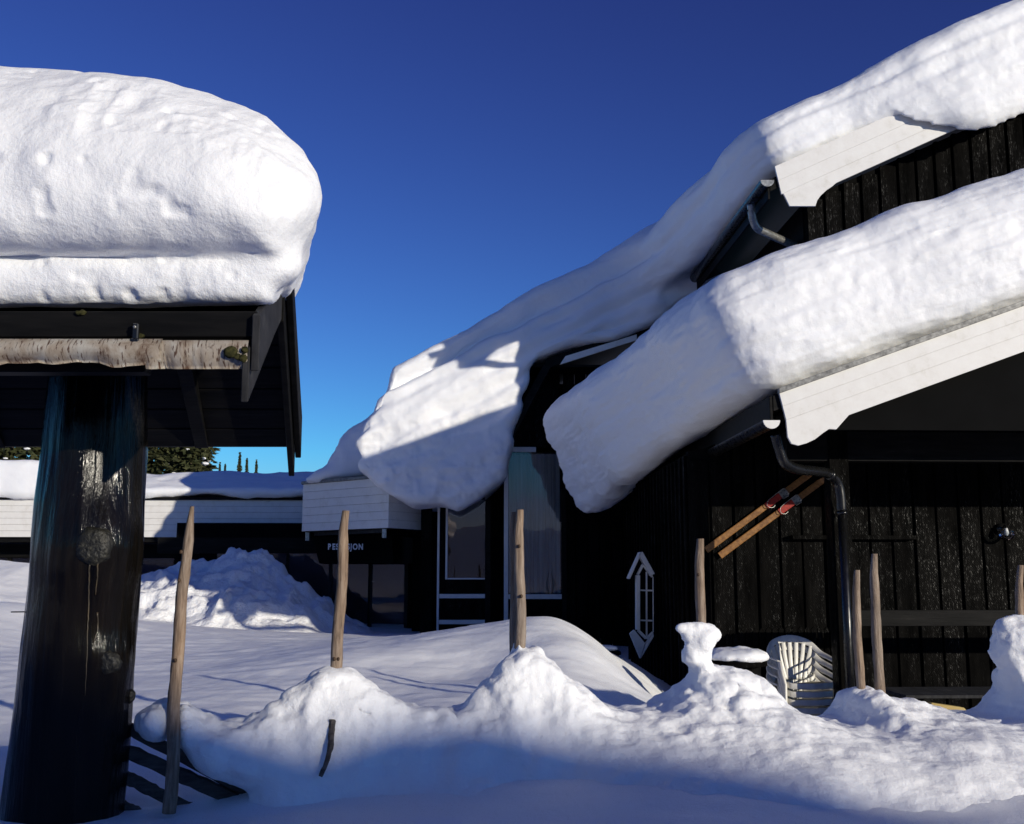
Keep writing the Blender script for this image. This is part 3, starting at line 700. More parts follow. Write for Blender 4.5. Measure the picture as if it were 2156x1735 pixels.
up.prism('roof', [(ae2-.04, zt2-.02), (aR2, zR2), (aR2+5, zt2-.1), (aR2+5, zt2-.25), (aR2, zR2-.16), (ae2-.04, zt2-.18)], T2+.032, TE2, 'beam')
up.box('eave_fascia', ae2-.07, ae2-.042, T2+.04, TE2, zt2-.28, zt2-.03, 'beam')
ga2, gz2 = FB.A(1612, 383, T2)
bm = bmesh.new(); rows = []
for t in (T2-.06, TE2):
    rows.append([[bm.verts.new((ga2+math.cos(w)*q, t, gz2+math.sin(w)*q)) for w in [math.pi+math.pi*k/10 for k in range(11)]] for q in (.085, .078)])
for k in range(10):
    bm.faces.new((rows[0][0][k], rows[0][0][k+1], rows[1][0][k+1], rows[1][0][k])); bm.faces.new((rows[0][1][k], rows[0][1][k+1], rows[1][1][k+1], rows[1][1][k]))
gut2 = up.bm('gutter', bm, 'metal', None, True)
bm = bmesh.new(); f = bm.faces.new([bm.verts.new((ga2+math.cos(math.pi+math.pi*k/12)*.085, T2-.065, gz2+math.sin(math.pi+math.pi*k/12)*.085)) for k in range(13)])
r_ = bmesh.ops.extrude_face_region(bm, geom=[f]); bmesh.ops.translate(bm, verts=[v for v in r_['geom'] if isinstance(v, bmesh.types.BMVert)], vec=(0, .02, 0))
up.bm('gutter_end_cap', bm, 'steel', gut2)
dp2 = up.tube('downpipe', curve([L3(1580, 430, 13.1), L3(1584, 460, 13.15), L3(1593, 480, 13.2), L3(1615, 492, 13.3), L3(1655, 510, 13.5), L3(1700, 530, 13.7)], 6), .052, 'steel', None, 14)
for u, v, t in ((1598, 415, 12.95), (1580, 441, 13.12)):
    q = L3(u, v, t); up.box('gutter_bracket', q[0]-.10, q[0]+.06, q[1]-.015, q[1]+.015, q[2]-.03, q[2]-.01, 'metal', gut2)
ac2 = FB.A(1695, 470, TW2)[0]
up.prism('wall_backing', [(ac2+.02, -.9), (aR2+5, -.9), (aR2+5, zt2-.4), (aR2, zR2-.4), (ac2+.02, lb(ac2+.02)+.1)], TW2+.03, TW2+.1, 'room', bev=0)
n = int((FB.A(2240, 400, TW2)[0]-ac2)/pit)+1
for k in range(n):
    a0 = ac2+k*pit; zt_ = max(lb(a0)+.10, 1)
    up.box('wall_plank', a0+.016, a0+pit-.016, TW2-.03+random.uniform(-.006,.006), TW2+.028, 1.6, zt_, 'black', bev=.008)
up.box('side_wall', ac2, ac2+.1, TW2+.11, TE2, -.9, zt2-.1, 'beam', bev=0)
upper_fn = slab_fn(ae2, zt2, m2, T2+.02, TE2, (.10, 1.6), (.88, 1.1), k=.26, bend=(0, .10), tilt=.35, hang=lambda A: .64*np.clip((A-ae2-1.2)/1.5, 0, 1))

# ================================================================== RECEPTION WING (third roof, windows)
T3 = 18.0
rw = Thing('reception_wing', FB, (0, 19, -.5), 'black reception wing with tall white framed windows under a huge snow overhang', 'building')
def R3(u, v, t=T3): return FB.A(u, v, t)
def z3q(u, v, t=T3): return ((1100+u*.6341)/1.9007, (1700+v*.6341)/1.9007)     # from the enlarged measuring view
def Z3(u, v, t=T3): return FB.A(*z3q(u, v), t)
aw0, aw1 = R3(884, 1200)[0], R3(1200, 1200)[0]
wl = [(1032,1335), (1440,1805)]
# facade as separate boards around the window openings
wA = (Z3(1032,0)[0], Z3(1332,0)[0]); wB = (Z3(1443,0)[0], Z3(1802,0)[0])
zbase = -.5; ztop3 = R3(1100, 780)[1]
a = aw0
while a < aw1+2.6:
    a1 = a+.2
    inA = a1 > wA[0] and a < wA[1]; inB = a1 > wB[0] and a < wB[1]
    if not inA and not inB: rw.box('wall_plank', a+.006, a1-.006, T3+.01, T3+.04, zbase, ztop3, 'black')
    a = a1
zA_top = Z3(0, 470)[1]; zB_top = Z3(0, 135)[1]
rw.box('wall_plank', wA[0]+.01, wA[1]-.01, T3+.012, T3+.04, zA_top, ztop3, 'black')
rw.box('wall_plank', wB[0]+.01, wB[1]-.01, T3+.012, T3+.04, zB_top, ztop3, 'black')
rw.box('interior', aw0-.2, aw1+2.6, T3+1.3, T3+1.4, zbase, ztop3, 'room', bev=0)
def fr(name, u0, u1, v0, v1, m='white', parent=None, t0=T3-.04, t1=T3+.008):
    return rw.box(name, Z3(u0,0)[0], Z3(u1,0)[0], t0, t1, Z3(0,v1)[1], Z3(0,v0)[1], m, parent)
winA = fr('window', 1032, 1046, 440, 1336)
fr('window_bar', 1047, 1330, 1068, 1095, parent=winA); fr('window_bar', 1047, 1332, 1232, 1259, parent=winA)
fr('sash_frame', 1083, 1096, 440, 976, parent=winA, t0=T3-.03, t1=T3+.005); fr('sash_frame', 1097, 1328, 966, 976, parent=winA, t0=T3-.03, t1=T3+.005)
fr('pane', 1097, 1328, 440, 966, 'glass', winA, T3, T3+.008)
fr('infill_panel', 1047, 1083, 440, 1067, 'black', winA, T3-.015, T3+.03); fr('infill_panel', 1083, 1330, 977, 1067, 'black', winA, T3-.015, T3+.03); fr('infill_panel', 1047, 1330, 1096, 1231, 'black', winA, T3-.015, T3+.03); fr('infill_panel', 1047, 1330, 1260, 1400, 'black', winA, T3-.015, T3+.03)
winB = fr('window', 1445, 1471, 150, 1235)
fr('window_bar', 1472, 1645, 135, 166, parent=winB); fr('window_sill', 1472, 1800, 1070, 1100, parent=winB, t0=T3-.06)
fr('pane', 1472, 1800, 167, 1069, 'glass', winB, T3, T3+.008)
fr('infill_panel', 1472, 1800, 1101, 1300, 'black', winB, T3-.01, T3+.03)
fr('corner_post', 1328, 1362, 470, 1400, 'beam', None, T3-.06, T3+.008)
fr('corner_post', 1802, 1832, 400, 1400, 'beam', None, T3-.06, T3+.008)
bm = bmesh.new(); a0, a1 = Z3(1474,0)[0], Z3(1796,0)[0]; z0, z1 = Z3(0,1060)[1], Z3(0,175)[1]; prev = None
for k in range(121):
    a = a0+(a1-a0)*k/120; t = T3+.10+.035*math.sin(k*.62+math.sin(k*.13)*2)+.012*math.sin(k*1.7)
    c = (bm.verts.new((a, t, z0)), bm.verts.new((a, t, z1)))
    if prev: bm.faces.new((prev[0], c[0], c[1], prev[1]))
    prev = c
rw.bm('curtain', bm, 'curtain', winB, True)
# roof of the wing under the snow
e0, e1 = R3(1070, 905, 17.6), R3(1150, 752, 17.6)
rl0, rl1 = R3(1150, 758, 17.45), R3(1500, 640, 17.45)
rw.prism('roof', [e0, (e0[0]+.1, e0[1]-.12), (rl0[0]+.05, rl0[1]-.16), (rl1[0]+1.5, rl1[1]+.4), (rl1[0]+1.5, rl1[1]+.55), rl0, ], 17.3, 22, 'beam')
p_ = [R3(1178, 768, 17.25), R3(1340, 716, 17.25), R3(1340, 704, 17.25), R3(1190, 750, 17.25)]
rw.prism('rake_board', p_, 17.24, 17.28, 'white')
rw.box('soffit', R3(1080,0)[0], rl1[0]+1.5, 17.35, T3, ztop3-.06, ztop3-.02, 'beam')
third = FB.poly([(806,792),(770,862),(750,905),(742,940),(754,990),(800,1030),(868,1064),(930,1060),(965,1073),(1012,1045),(1063,1003),(1070,960),(1082,930),(1075,912),(1095,860),(1115,800),(1140,752),(1200,726),(1300,712),(1400,668),(1500,600),(1600,480),(1500,395),(1350,488),(1250,543),(1150,588),(950,700),(820,768)], 17.1)
def third_sdf(A, T, Z):
    X2, Z2 = A[:, 0, :], Z[:, 0, :]
    d0 = poly_sdf(third, X2, Z2)
    d = np.repeat(d0[:, None, :], A.shape[1], 1)
    q = Z-third[0][1]-.47*(A-third[0][0])          # height above a line along the slab
    front = 17.0+.28*np.clip((q+.35)/.9, 0, 1.6)**2
    return smax(d, np.maximum(front-T, T-21.5), .22)
def sheet_fn(A, T, Z): return smin(upper_fn(A, T, Z), third_sdf(A, T, Z), .5)
def sheet_disp(P, N):
    up_d = slab_disp(zt2, ae2, m2, [(.30, .05), (.55, .05), (.78, .03)], .035)(P, N)
    q = (P[:,2]-third[0][1]-.50*(P[:,0]-third[0][0]))*.89; fr_ = np.clip(-N[:,1], 0, 1); vert = np.clip(1.2*np.sqrt(N[:,0]**2+N[:,1]**2)-.2, 0, 1)
    ani = np.stack([(P[:,0]+.5*P[:,2])*.4, P[:,1]*.4, q*2.2], -1)
    low = np.clip((4.0-P[:,2])/1.2, 0, 1)
    th = vert*(layers(q, P, [(-.05, .22), (-.35, .20), (-.62, .15), (-.95, .20), (-1.3, .10)], .42, .085)*(1-.45*low)+.05*fbm(ani, 1.8, 4, .6))+fr_*low*(.07*billow(P, 2.4, 5)+.06*fbm(P, 1.2, 3))+.03*fbm(P, 1, 3)+.010*fbm(P, 5, 3)
    k = np.clip((P[:,1]-15.6)/1.2, 0, 1)
    return up_d*(1-k)+th*k
snow('roof_snow', sheet_fn, (-2.8, T2-.5, 1.6), (ae2+4.6, 21.6, 9.4), .06, sheet_disp, FB, 'snow', 'long layered snow sheet flowing from the taller lodge roof and drooping over the reception wing', sub=1,
     prenoise=lambda p: -.05*fbm(p, 1.1, 4))

# entrance canopy clad in white boards
cT = [(635, 1021, 1119, 19.0), (817, 1005, 1110, 17.5), (886, 1012, 1117, 18.3)]
C3 = []
for u, v0, v1, t in cT:
    a, z0 = FB.A(u, v1, t); _, z1 = FB.A(u, v0, t); C3.append((a, t, z0, z1))
zc0, zc1 = np.mean([c[2] for c in C3]), np.mean([c[3] for c in C3])
cn = Thing('entrance_canopy', FB, (C3[1][0]-.5, 18.8, -.3), 'boxy entrance canopy clad in horizontal white boards under the snow overhang', 'canopy')
nb = 6; hb = (zc1-zc0)/nb
def faceboards(p, q, n_out):
    for k in range(nb):
        z0, z1 = zc0+k*hb+.0015, zc0+(k+1)*hb-.0015; th = .024
        cn.hull('cladding_board', [(p[0], p[1], z0), (q[0], q[1], z0), (q[0]+n_out[0]*th, q[1]+n_out[1]*th, z0), (p[0]+n_out[0]*th, p[1]+n_out[1]*th, z0),
                                   (p[0], p[1], z1), (q[0], q[1], z1), (q[0]+n_out[0]*th, q[1]+n_out[1]*th, z1), (p[0]+n_out[0]*th, p[1]+n_out[1]*th, z1)], 'white')
faceboards(C3[0], C3[1], (.6, .8)); faceboards(C3[1], C3[2], (-.7, .7))
p0, p1, p2 = C3
bm = bmesh.new(); low_ = []; hi2 = []
for (a, t) in ((p0[0]+.03, p0[1]+.03), (p1[0], p1[1]+.06), (p2[0]-.04, p2[1]+.03), (p2[0]-.04, 21), (p0[0]+.03, 21)):
    low_.append(bm.verts.new((a, t, zc0+.02))); hi2.append(bm.verts.new((a, t, zc1+.005)))
bm.faces.new(low_); bm.faces.new(hi2)
for k in range(5): bm.faces.new((low_[k], low_[(k+1) % 5], hi2[(k+1) % 5], hi2[k]))
cn.bm('canopy_core', bm, 'beam')
cn.hull('roof_edge', [(p0[0]-.03, p0[1]-.04, zc1), (p1[0]+.02, p1[1]-.05, zc1), (p1[0]+.02, p1[1]+.1, zc1), (p0[0]-.03, p0[1]+.1, zc1),
                      (p0[0]-.03, p0[1]-.04, zc1+.05), (p1[0]+.02, p1[1]-.05, zc1+.05), (p1[0]+.02, p1[1]+.1, zc1+.05), (p0[0]-.03, p0[1]+.1, zc1+.05)], 'flash')
cn.hull('lower_trim', [(p0[0]+.2, p0[1]+.10, zc0-.07), (p1[0]-.05, p1[1]+.12, zc0-.07), (p1[0]-.05, p1[1]+.2, zc0-.07), (p0[0]+.2, p0[1]+.2, zc0-.07),
                       (p0[0]+.2, p0[1]+.10, zc0-.005), (p1[0]-.05, p1[1]+.12, zc0-.005), (p1[0]-.05, p1[1]+.2, zc0-.005), (p0[0]+.2, p0[1]+.2, zc0-.005)], 'greyboard')
for q, s_ in ((p0, .06), (p1, -.1)):
    cn.box('soffit_lamp', q[0]+s_, q[0]+s_+.07, q[1]+.03, q[1]+.12, zc0-.16, zc0-.01, 'steel')
cn.hull('underside_box', [(p0[0]+.25, p0[1]+.5, zc0-.55), (p1[0]-.0, p1[1]+1.2, zc0-.55), (p2[0]-.05, 20.6, zc0-.55), (p0[0]+.25, 20.6, zc0-.55),
                          (p0[0]+.12, p0[1]+.42, zc0-.08), (p1[0]-.02, p1[1]+1.1, zc0-.08), (p2[0]-.03, 20.6, zc0-.08), (p0[0]+.12, 20.6, zc0-.08)], 'room')
# sign
TS = 18.35
def S3(u, v): return Z3(u, v, TS)
sg = Thing('reception_sign', FB, (S3(450,770)[0], TS, S3(450,797)[1]), 'black arrow-ended sign with white letters RESEPSJON below the entrance canopy', 'sign')
sg.prism('sign_board', [S3(298, 777), S3(332, 748), S3(565, 745), S3(600, 770), S3(570, 795), S3(330, 797)], TS, TS+.03, 'black')
fc = bpy.data.curves.new('lettering', 'FONT'); fc.body = 'RESEPSJON'; fc.align_x = 'CENTER'; fc.align_y = 'CENTER'
fc.size = (S3(0,752)[1]-S3(0,790)[1])*1.36; fc.extrude = .004; fc.space_character = 1.22; fc.offset = .005
to = bpy.data.objects.new('lettering', fc); COL.objects.link(to)
dg = bpy.context.evaluated_depsgraph_get(); me = bpy.data.meshes.new_from_object(to.evaluated_get(dg)); bpy.data.objects.remove(to)
lw = max(v.co.x for v in me.vertices)-min(v.co.x for v in me.vertices); want = S3(553,0)[0]-S3(337,0)[0]
lt = bpy.data.objects.new('lettering', me); COL.objects.link(lt); me.materials.append(M['letter']); lt.parent = sg.e
ca, cz = S3(445, 771); lt.location = (ca-sg.b[0], -.006, cz-sg.b[2]); lt.rotation_euler = (math.pi/2, 0, 0); lt.scale = (want/lw, 1, 1)
# entrance wall with door and window
TD = 20.2
ent = Thing('glazed_entrance', FB, (Z3(600,0,TD)[0], TD, -.4), 'dark glazed entrance front with glass door below the canopy', 'entrance')
def en(name, u0, u1, v0, v1, m, parent=None, t0=TD-.05, t1=TD+.01):
    return ent.box(name, Z3(u0,0,TD)[0], Z3(u1,0,TD)[0], t0, t1, Z3(0,v1,TD)[1], Z3(0,v0,TD)[1], m, parent)
en('head_beam', -700, 900, 712, 812, 'beam')
en('room_back', -700, 900, 600, 1450, 'room', None, TD+1.2, TD+1.3)
dr = en('door', 622, 634, 815, 1420, 'greyboard'); en('door_stile', 832, 852, 815, 1420, 'greyboard', dr); en('pane', 635, 831, 822, 1330, 'glass', dr, TD-.02, TD-.012); en('door_bottom', 635, 831, 1331, 1420, 'beam', dr)
en('door_handle', 632, 646, 985, 992, 'steel', dr, TD-.09, TD-.05)
w_ = en('window', 364, 385, 800, 1420, 'greyboard'); en('pane', 386, 608, 812, 1420, 'glass', w_, TD-.02, TD-.012); en('mullion', 609, 621, 815, 1420, 'beam', w_)
en('pane', -330, 363, 812, 1420, 'glass', w_, TD-.02, TD-.012); en('mullion', 100, 116, 812, 1420, 'beam', w_, TD-.06, TD-.021)
en('wall_panel', 853, 1020, 600, 1420, 'black')
en('corner_post', 895, 935, 790, 1420, 'beam', None, TD-.3, TD-.06)

# snow behind the canopy, flowing down from the wing roof
can = FB.poly([(640,1016),(658,1002),(688,985),(700,965),(715,930),(735,903),(765,885),(800,850),(880,840),(880,1000),(760,1004)], 18.8)
snow('roof_snow', lambda A, T, Z: smax(np.repeat(poly_sdf(can, A[:,0,:], Z[:,0,:])[:,None,:], A.shape[1], 1), np.maximum(18.5+.25*np.clip((Z-2.5)/1., 0, 2)-T, T-21), .15),
     (-4, 18.3, 2.3), (-1.5, 21.2, 4.6), .055, lambda P, N: .05*billow(P, 2, 4)+.02*fbm(P, 5, 3), FB, 'snow', 'lumpy snow lying on the white entrance canopy')

# ================================================================== FAR WING
T4 = 22.0
fw = Thing('far_wing', FB, (-8, 24, -.2), 'long low wing with white board fascia over dark windows behind the snow pile', 'building')
f0, f1 = FB.A(300, 1131, T4)[1], FB.A(300, 1052, T4)[1]
aF0, aF1 = -15.5, FB.A(640, 1090, T4)[0]
nb = 6; hb = (f1-f0)/nb
for k in range(nb): fw.box('fascia_board', aF0, aF1, T4-.0+.004*k, T4+.03, f0+k*hb+.0015, f0+(k+1)*hb-.0015, 'white')
fw.box('roof_edge', aF0, aF1, T4-.05, T4+.1, f1+.001, f1+.05, 'beam')
fw.box('roof', aF0, aF1+2, T4+.11, T4+6, f0-.02, f1, 'beam')
fw.box('soffit', aF0, aF1+2, T4+.04, T4+1.0, f0-.10, f0-.025, 'beam')
fw.box('header', aF0, aF1+2, T4+.9, T4+1.0, f0-.40, f0-.11, 'beam')
a = aF0; k = 0
while a < aF1+1:
    w = 1.15
    fw.box('mullion', a, a+.07, T4+.88, T4+.99, -.4, f0-.41, 'beam'); win = fw.box('window_frame', a+.075, a+w-.005, T4+.93, T4+.97, -.3, .12, 'beam')
    fw.box('pane', a+.075, a+w-.005, T4+.94, T4+.95, .125, f0-.41, 'glass', win)
    a += w
fw.box('interior', aF0, aF1+2, T4+2.4, T4+2.5, -.4, f0-.1, 'room', bev=0)
fsn = FB.poly([(-700,962),(0,966),(90,967),(200,975),(300,990),(360,984),(420,981),(520,985),(650,985),(720,975),(720,1042),(640,1043),(590,1049),(520,1052),(490,1046),(440,1040),(360,1045),(310,1052),(200,1046),(90,1052),(0,1050),(-700,1050)], T4)
def far_sdf(A, T, Z):
    d = np.repeat(poly_sdf(fsn, A[:,0,:], Z[:,0,:])[:,None,:], A.shape[1], 1)
    low = FB.A(300, 1030, T4)[1]
    return smax(d, np.maximum(T4-.12+1.2*np.clip((Z-low)/.5, 0, 1)*np.clip((A+8.8)/.8, .12, 1)-T, T-(T4+5)), .12)
snow('roof_snow', far_sdf, (-15, T4-.4, f1-.2), (aF1+.7, T4+5.2, 3.6), .07, lambda P, N: .035*fbm(P, 1.3, 4)+.02*billow(P*np.array([1,1,2]), 2.5, 3), FB, 'snow', 'snow layer along the flat roof of the long low wing')

# ================================================================== PLOUGHED PILE AND LEFT BANK
def pile(name, label, ridge, t0, half, base, seed, chunk, m_):
    xs = [F0.A(u, v, t0) for u, v in ridge]
    ax = np.arange(xs[0][0], xs[-1][0], .045); ay = np.arange(t0-half*1.25, t0+half, .045)
    Xp, Yp = np.meshgrid(ax, ay, indexing='ij')
    top = np.interp(Xp, [q[0] for q in xs], [q[1] for q in xs])
    g = GZ(Xp, Yp); s = np.clip(1-np.abs(Yp-t0)/half, 0, 1); s = s**.85
    hgt_ = np.maximum(top-g, 0)*s
    Pp = np.stack([Xp, Yp, g], -1).reshape(-1, 3)
    hh_ = hgt_.ravel(); k = np.clip(hh_/.3, 0, 1)
    q = Pp*np.array([1,1,0])+np.array([0,0,seed])
    nz_ = chunk*(.16*billow(q+np.stack([fbm(q, 2, 2), fbm(q, 2, 2, off=5), 0*hh_], -1)*.3, 1.5, 4)+.09*np.floor(3*fbm(q, 3.2, 2))/3)
    Pp[:, 2] += hh_+k*nz_-.06*(1-k)-.04
    i = (np.arange(len(ax)-1)[:, None]*len(ay)+np.arange(len(ay)-1)[None]).ravel()
    o = mesh_np(name, Pp-np.array([ax.mean(), t0, base]), np.stack([i, i+len(ay), i+len(ay)+1, i+1], 1), m_)
    o.location = (ax.mean(), t0, base); return tag(o, label, 'snow')
pile('snow_pile', 'ploughed heap of blocky snow in front of the reception entrance', [(240,1262),(300,1218),(400,1192),(470,1180),(515,1166),(550,1168),(590,1200),(640,1235),(700,1280),(760,1315),(850,1356)], 17.8, 2.2, .1, 3, 1.5, 'snow_chunk')
pile('snow_bank', 'smooth sunlit snow bank beside the log in front of the low wing', [(-500,1190),(-100,1172),(0,1172),(70,1180),(160,1215),(300,1290)], 17.5, 3.0, .2, 9, .15, 'snow_smooth')

# ================================================================== FENCE
TFN = FF.c*4.7-FF.s*F0.A(385, 1400, 4.7)[0]; TFN = -F0.A(385,1400,4.7)[0]*FF.s+4.7*FF.c
fe = Thing('pole_fence', FF, (FF.A(1100, 1500, TFN)[0], TFN, 0), 'rustic fence of upright weathered stakes and slanting split rails half buried in snow', 'fence')
def stake(top, bot, w0, w1, dt, facet=True, knots=(), tip=.72, lean=.1):
    a0, z0 = FF.A(*top, TFN+dt); a1, z1 = FF.A(*bot, TFN+dt)
    n = 26; pts = []; rd = []
    for k in range(n+1):
        f = k/n; wob = .006*math.sin(f*7+top[0])+.003*math.sin(f*17+top[0]*.3)
        pts.append((a0+(a1-a0)*f+wob, TFN+dt+wob*.5, z0+(z1-z0)*f)); r = w0+(w1-w0)*f
        if facet and f < .12: r *= tip+(1-tip)*f/.12
        rd.append(r)
    bm = sweep(pts, rd, 12, True, .085)
    if facet:                                       # slanting axe cut on the tip
        for v in bm.verts:
            if v.co.z > z0-.10: v.co.x += (v.co.z-(z0-.10))*lean
    s = fe.bm('stake', bm, 'stake', None, True)
    for ku, kv in knots:
        ka, kz = FF.A(ku, kv, TFN+dt-.02)
        bm = bmesh.new(); bmesh.ops.create_uvsphere(bm, u_segments=10, v_segments=6, radius=1)
        for v in bm.verts: v.co = Vector((ka+v.co.x*.0075, TFN+dt-w1*.95+v.co.y*.008, kz+v.co.z*.009))
        fe.bm('wood_knot', bm, 'stakeknot', s, True)
    return s
stake((397,1066), (354,1712), .0225, .027, -.13, True, ((381,1162),(377,1222),(369,1390)), .35, .1)
stake((723,1075), (700,1660), .0235, .029, .0, True, ((703,1387),(711,1387)))
stake((716,1240), (690,1660), .02, .024, .055)
stake((1092,1073), (1094,1620), .0235, .031, .02, True, ((1091,1150),(1096,1255)))
stake((1080,1078), (1083,1620), .020, .024, .065)
stake((1470,1134), (1480,1640), .024, .029, .02, True, ((1468,1210),))
stake((1800,1200), (1822,1700), .021, .027, .03); stake((1838,1166), (1862,1700), .0235, .031, .09)
stake((2144,1190), (2152,1700), .022, .03, .03)
def rail(p, q, w, h, dt, seed):
    a0, z0 = FF.A(*p, TFN+dt); a1, z1 = FF.A(*q, TFN+dt); random.seed(seed); n = 22
    bm = bmesh.new(); rings = []
    for k in range(n+1):
        f = k/n; j = lambda s: random.uniform(-s, s)
        c = Vector((a0+(a1-a0)*f, TFN+dt, z0+(z1-z0)*f))
        rings.append([bm.verts.new(c+Vector((0, y+j(.003), z+j(.004)))) for y, z in ((-w,-h),(w*.2,-h*1.2),(w,-h*.6),(w,h*.7),(-w*.2,h*1.1),(-w,h*.8))])
    for r0, r1 in zip(rings, rings[1:]):
        for k in range(6): bm.faces.new((r0[k], r0[(k+1) % 6], r1[(k+1) % 6], r1[k]))
    bm.faces.new(rings[0][::-1]); bm.faces.new(rings[-1])
    return fe.bm('rail', bm, 'rail')
rail((262,1527), (700,1760), .022, .026, .06, 1)
rail((257,1576), (640,1745), .02, .030, .055, 2)
rail((250,1628), (420,1712), .018, .026, .06, 3)
rail((250,1690), (380,1750), .018, .02, .06, 4)
rail((520,1530), (1250,1800), .02, .028, .06, 5)
rs_ = [(*FF.A(u, v, TFN-.2), d) for u, v, d in ((702,1518,-.17),(698,1545,-.195),(694,1575,-.215),(684,1605,-.225),(672,1632,-.23))]
fe.tube('crack_bark_stick', curve([(a, TFN+d, z) for a, z, d in rs_], 4), [.015-.0004*k for k in range(17)], 'rail', None, 9, True, .22, False)  # dark stick standing in for the dark crack with bark beside the stake
random.seed(11)

# snow packed on the fence
fp = FF.poly([(381,1481),(374,1500),(376,1550),(398,1578),(408,1612),(440,1640),(480,1655),(530,1664),(545,1690),(545,1900),(2700,1900),(2700,1290),(2155,1291),(2128,1296),(2099,1302),(2096,1345),(2096,1375),(2112,1415),(2122,1450),(2124,1485),(2112,1515),(2085,1532),(2050,1540),(2012,1538),(1985,1515),(1960,1500),(1930,1494),(1900,1487),(1868,1489),(1845,1480),(1842,1466),(1825,1461),(1810,1468),(1812,1482),(1822,1498),(1800,1543),(1740,1553),(1700,1543),(1636,1498),(1600,1440),(1575,1415),(1545,1402),(1500,1392),(1516,1378),(1518,1352),(1518,1328),(1498,1308),(1470,1297),(1430,1302),(1396,1310),(1396,1328),(1432,1345),(1424,1360),(1422,1395),(1447,1420),(1445,1445),(1428,1468),(1395,1502),(1330,1514),(1270,1506),(1220,1455),(1175,1420),(1145,1385),(1135,1356),(1115,1362),(1100,1345),(1078,1340),(1070,1372),(1048,1412),(1005,1448),(955,1494),(905,1500),(850,1490),(795,1447),(755,1415),(725,1410),(690,1404),(660,1420),(620,1458),(590,1482),(560,1498),(520,1524),(460,1528),(425,1505),(400,1490)], TFN)
lump = FF.poly([(290,1508),(300,1495),(330,1484),(352,1474),(360,1500),(352,1535),(340,1552),(305,1545),(288,1530)], TFN)
lump2 = FF.poly([(258,1690),(290,1682),(330,1690),(348,1705),(340,1722),(290,1720),(258,1715)], TFN)
def fence_sdf(A, T, Z):
    A2, Z2 = A[:, 0, :], Z[:, 0, :]; T2 = T-TFN
    d2 = (np.minimum(poly_sdf(fp, A2, Z2), poly_sdf(lump, A2, Z2))+.014)[:, None, :]
    wide = np.clip((A-FF.A(900,1500,TFN)[0])/1.0, 0, 1)
    h = .12+.09*np.clip(.62-Z, 0, .5)/.5+wide*.13*np.clip(.62-Z, 0, .6)/.6
    wide2 = np.clip((A-FF.A(1150,1500,TFN)[0])/.9, 0, 1); front = np.clip(-T2*20, 0, 1)
    h = h+front*wide2*.55*np.clip(.34-Z, 0, .5)/.34
    d = smax(np.broadcast_to(d2, A.shape), (np.abs(T2)-h)*(1-.35*front*wide2), .20)
    xw, yw = A[:, :, 0]*FF.c-T[:, :, 0]*FF.s, A[:, :, 0]*FF.s+T[:, :, 0]*FF.c
    g = (Z-GZ(xw, yw)[:, :, None]+.05+.16*np.clip((np.abs(T2)-.80)/.36, 0, 1)**1.5)*.9
    k = .10+.20*np.clip((A-FF.A(620,1500,TFN)[0])/.7, 0, 1)+.15*wide2
    kk = np.maximum(k-np.abs(d-g), 0)/k
    u = np.minimum(d, g)-kk*kk*k*.25
    return np.maximum(u, np.abs(T2)-1.18)
def fence_disp(P, N):
    c = np.clip((P[:,2]-.08)*3.2, .22, 1)
    return c*(.022*billow(P, 3.4, 5)+.011*billow(P, 12, 3, 2.))+.022*fbm(P, 2.4, 3)+.007*fbm(P, 12, 3)
snow('fence_snow', fence_sdf, (FF.A(262,1500,TFN)[0], TFN-1.16, -.2), (FF.A(2330,1500,TFN)[0], TFN+.8, .92), .024, fence_disp, FF, 'snow_crust', 'wavy ridge of snow packed along the pole fence', sub=1, prenoise=lambda p: -.040*fbm(p, 3.1, 4, .55)-.022*np.clip((p[:,2]-.08)*3.2, .18, 1)*(billow(p, 8, 3, 7.)-.3))

# ================================================================== PORCH OBJECTS
# stacked plastic chairs
def ribbon(path, wdirs, hw, th):
    bm = bmesh.new(); path = [Vector(p) for p in path]; n = len(path); rings = []
    for i, p in enumerate(path):
        d = (path[min(i+1, n-1)]-path[max(i-1, 0)]).normalized(); w = Vector(wdirs[i] if isinstance(wdirs, list) else wdirs); w = (w-d*w.dot(d)).normalized(); nrm = d.cross(w)
        h_ = hw[i] if hasattr(hw, '__len__') else hw
        rings.append([bm.verts.new(p+w*sx*h_+nrm*sy*th) for sx, sy in ((-1,-.6),(-.8,-1),(.8,-1),(1,-.6),(1,.6),(.8,1),(-.8,1),(-1,.6))])
    for a, b_ in zip(rings, rings[1:]):
        for k in range(8): bm.faces.new((a[k], a[(k+1) % 8], b_[(k+1) % 8], b_[k]))
    bm.faces.new(rings[0][::-1]); bm.faces.new(rings[-1]); return bm
def bm_obj(name, bm, m, parent):
    bmesh.ops.recalc_face_normals(bm, faces=bm.faces); me = bpy.data.meshes.new(name); bm.to_mesh(me); bm.free(); me.materials.append(M[m])
    for f in me.polygons: f.use_smooth = True
    o = bpy.data.objects.new(name, me); COL.objects.link(o); o.parent = parent; return o
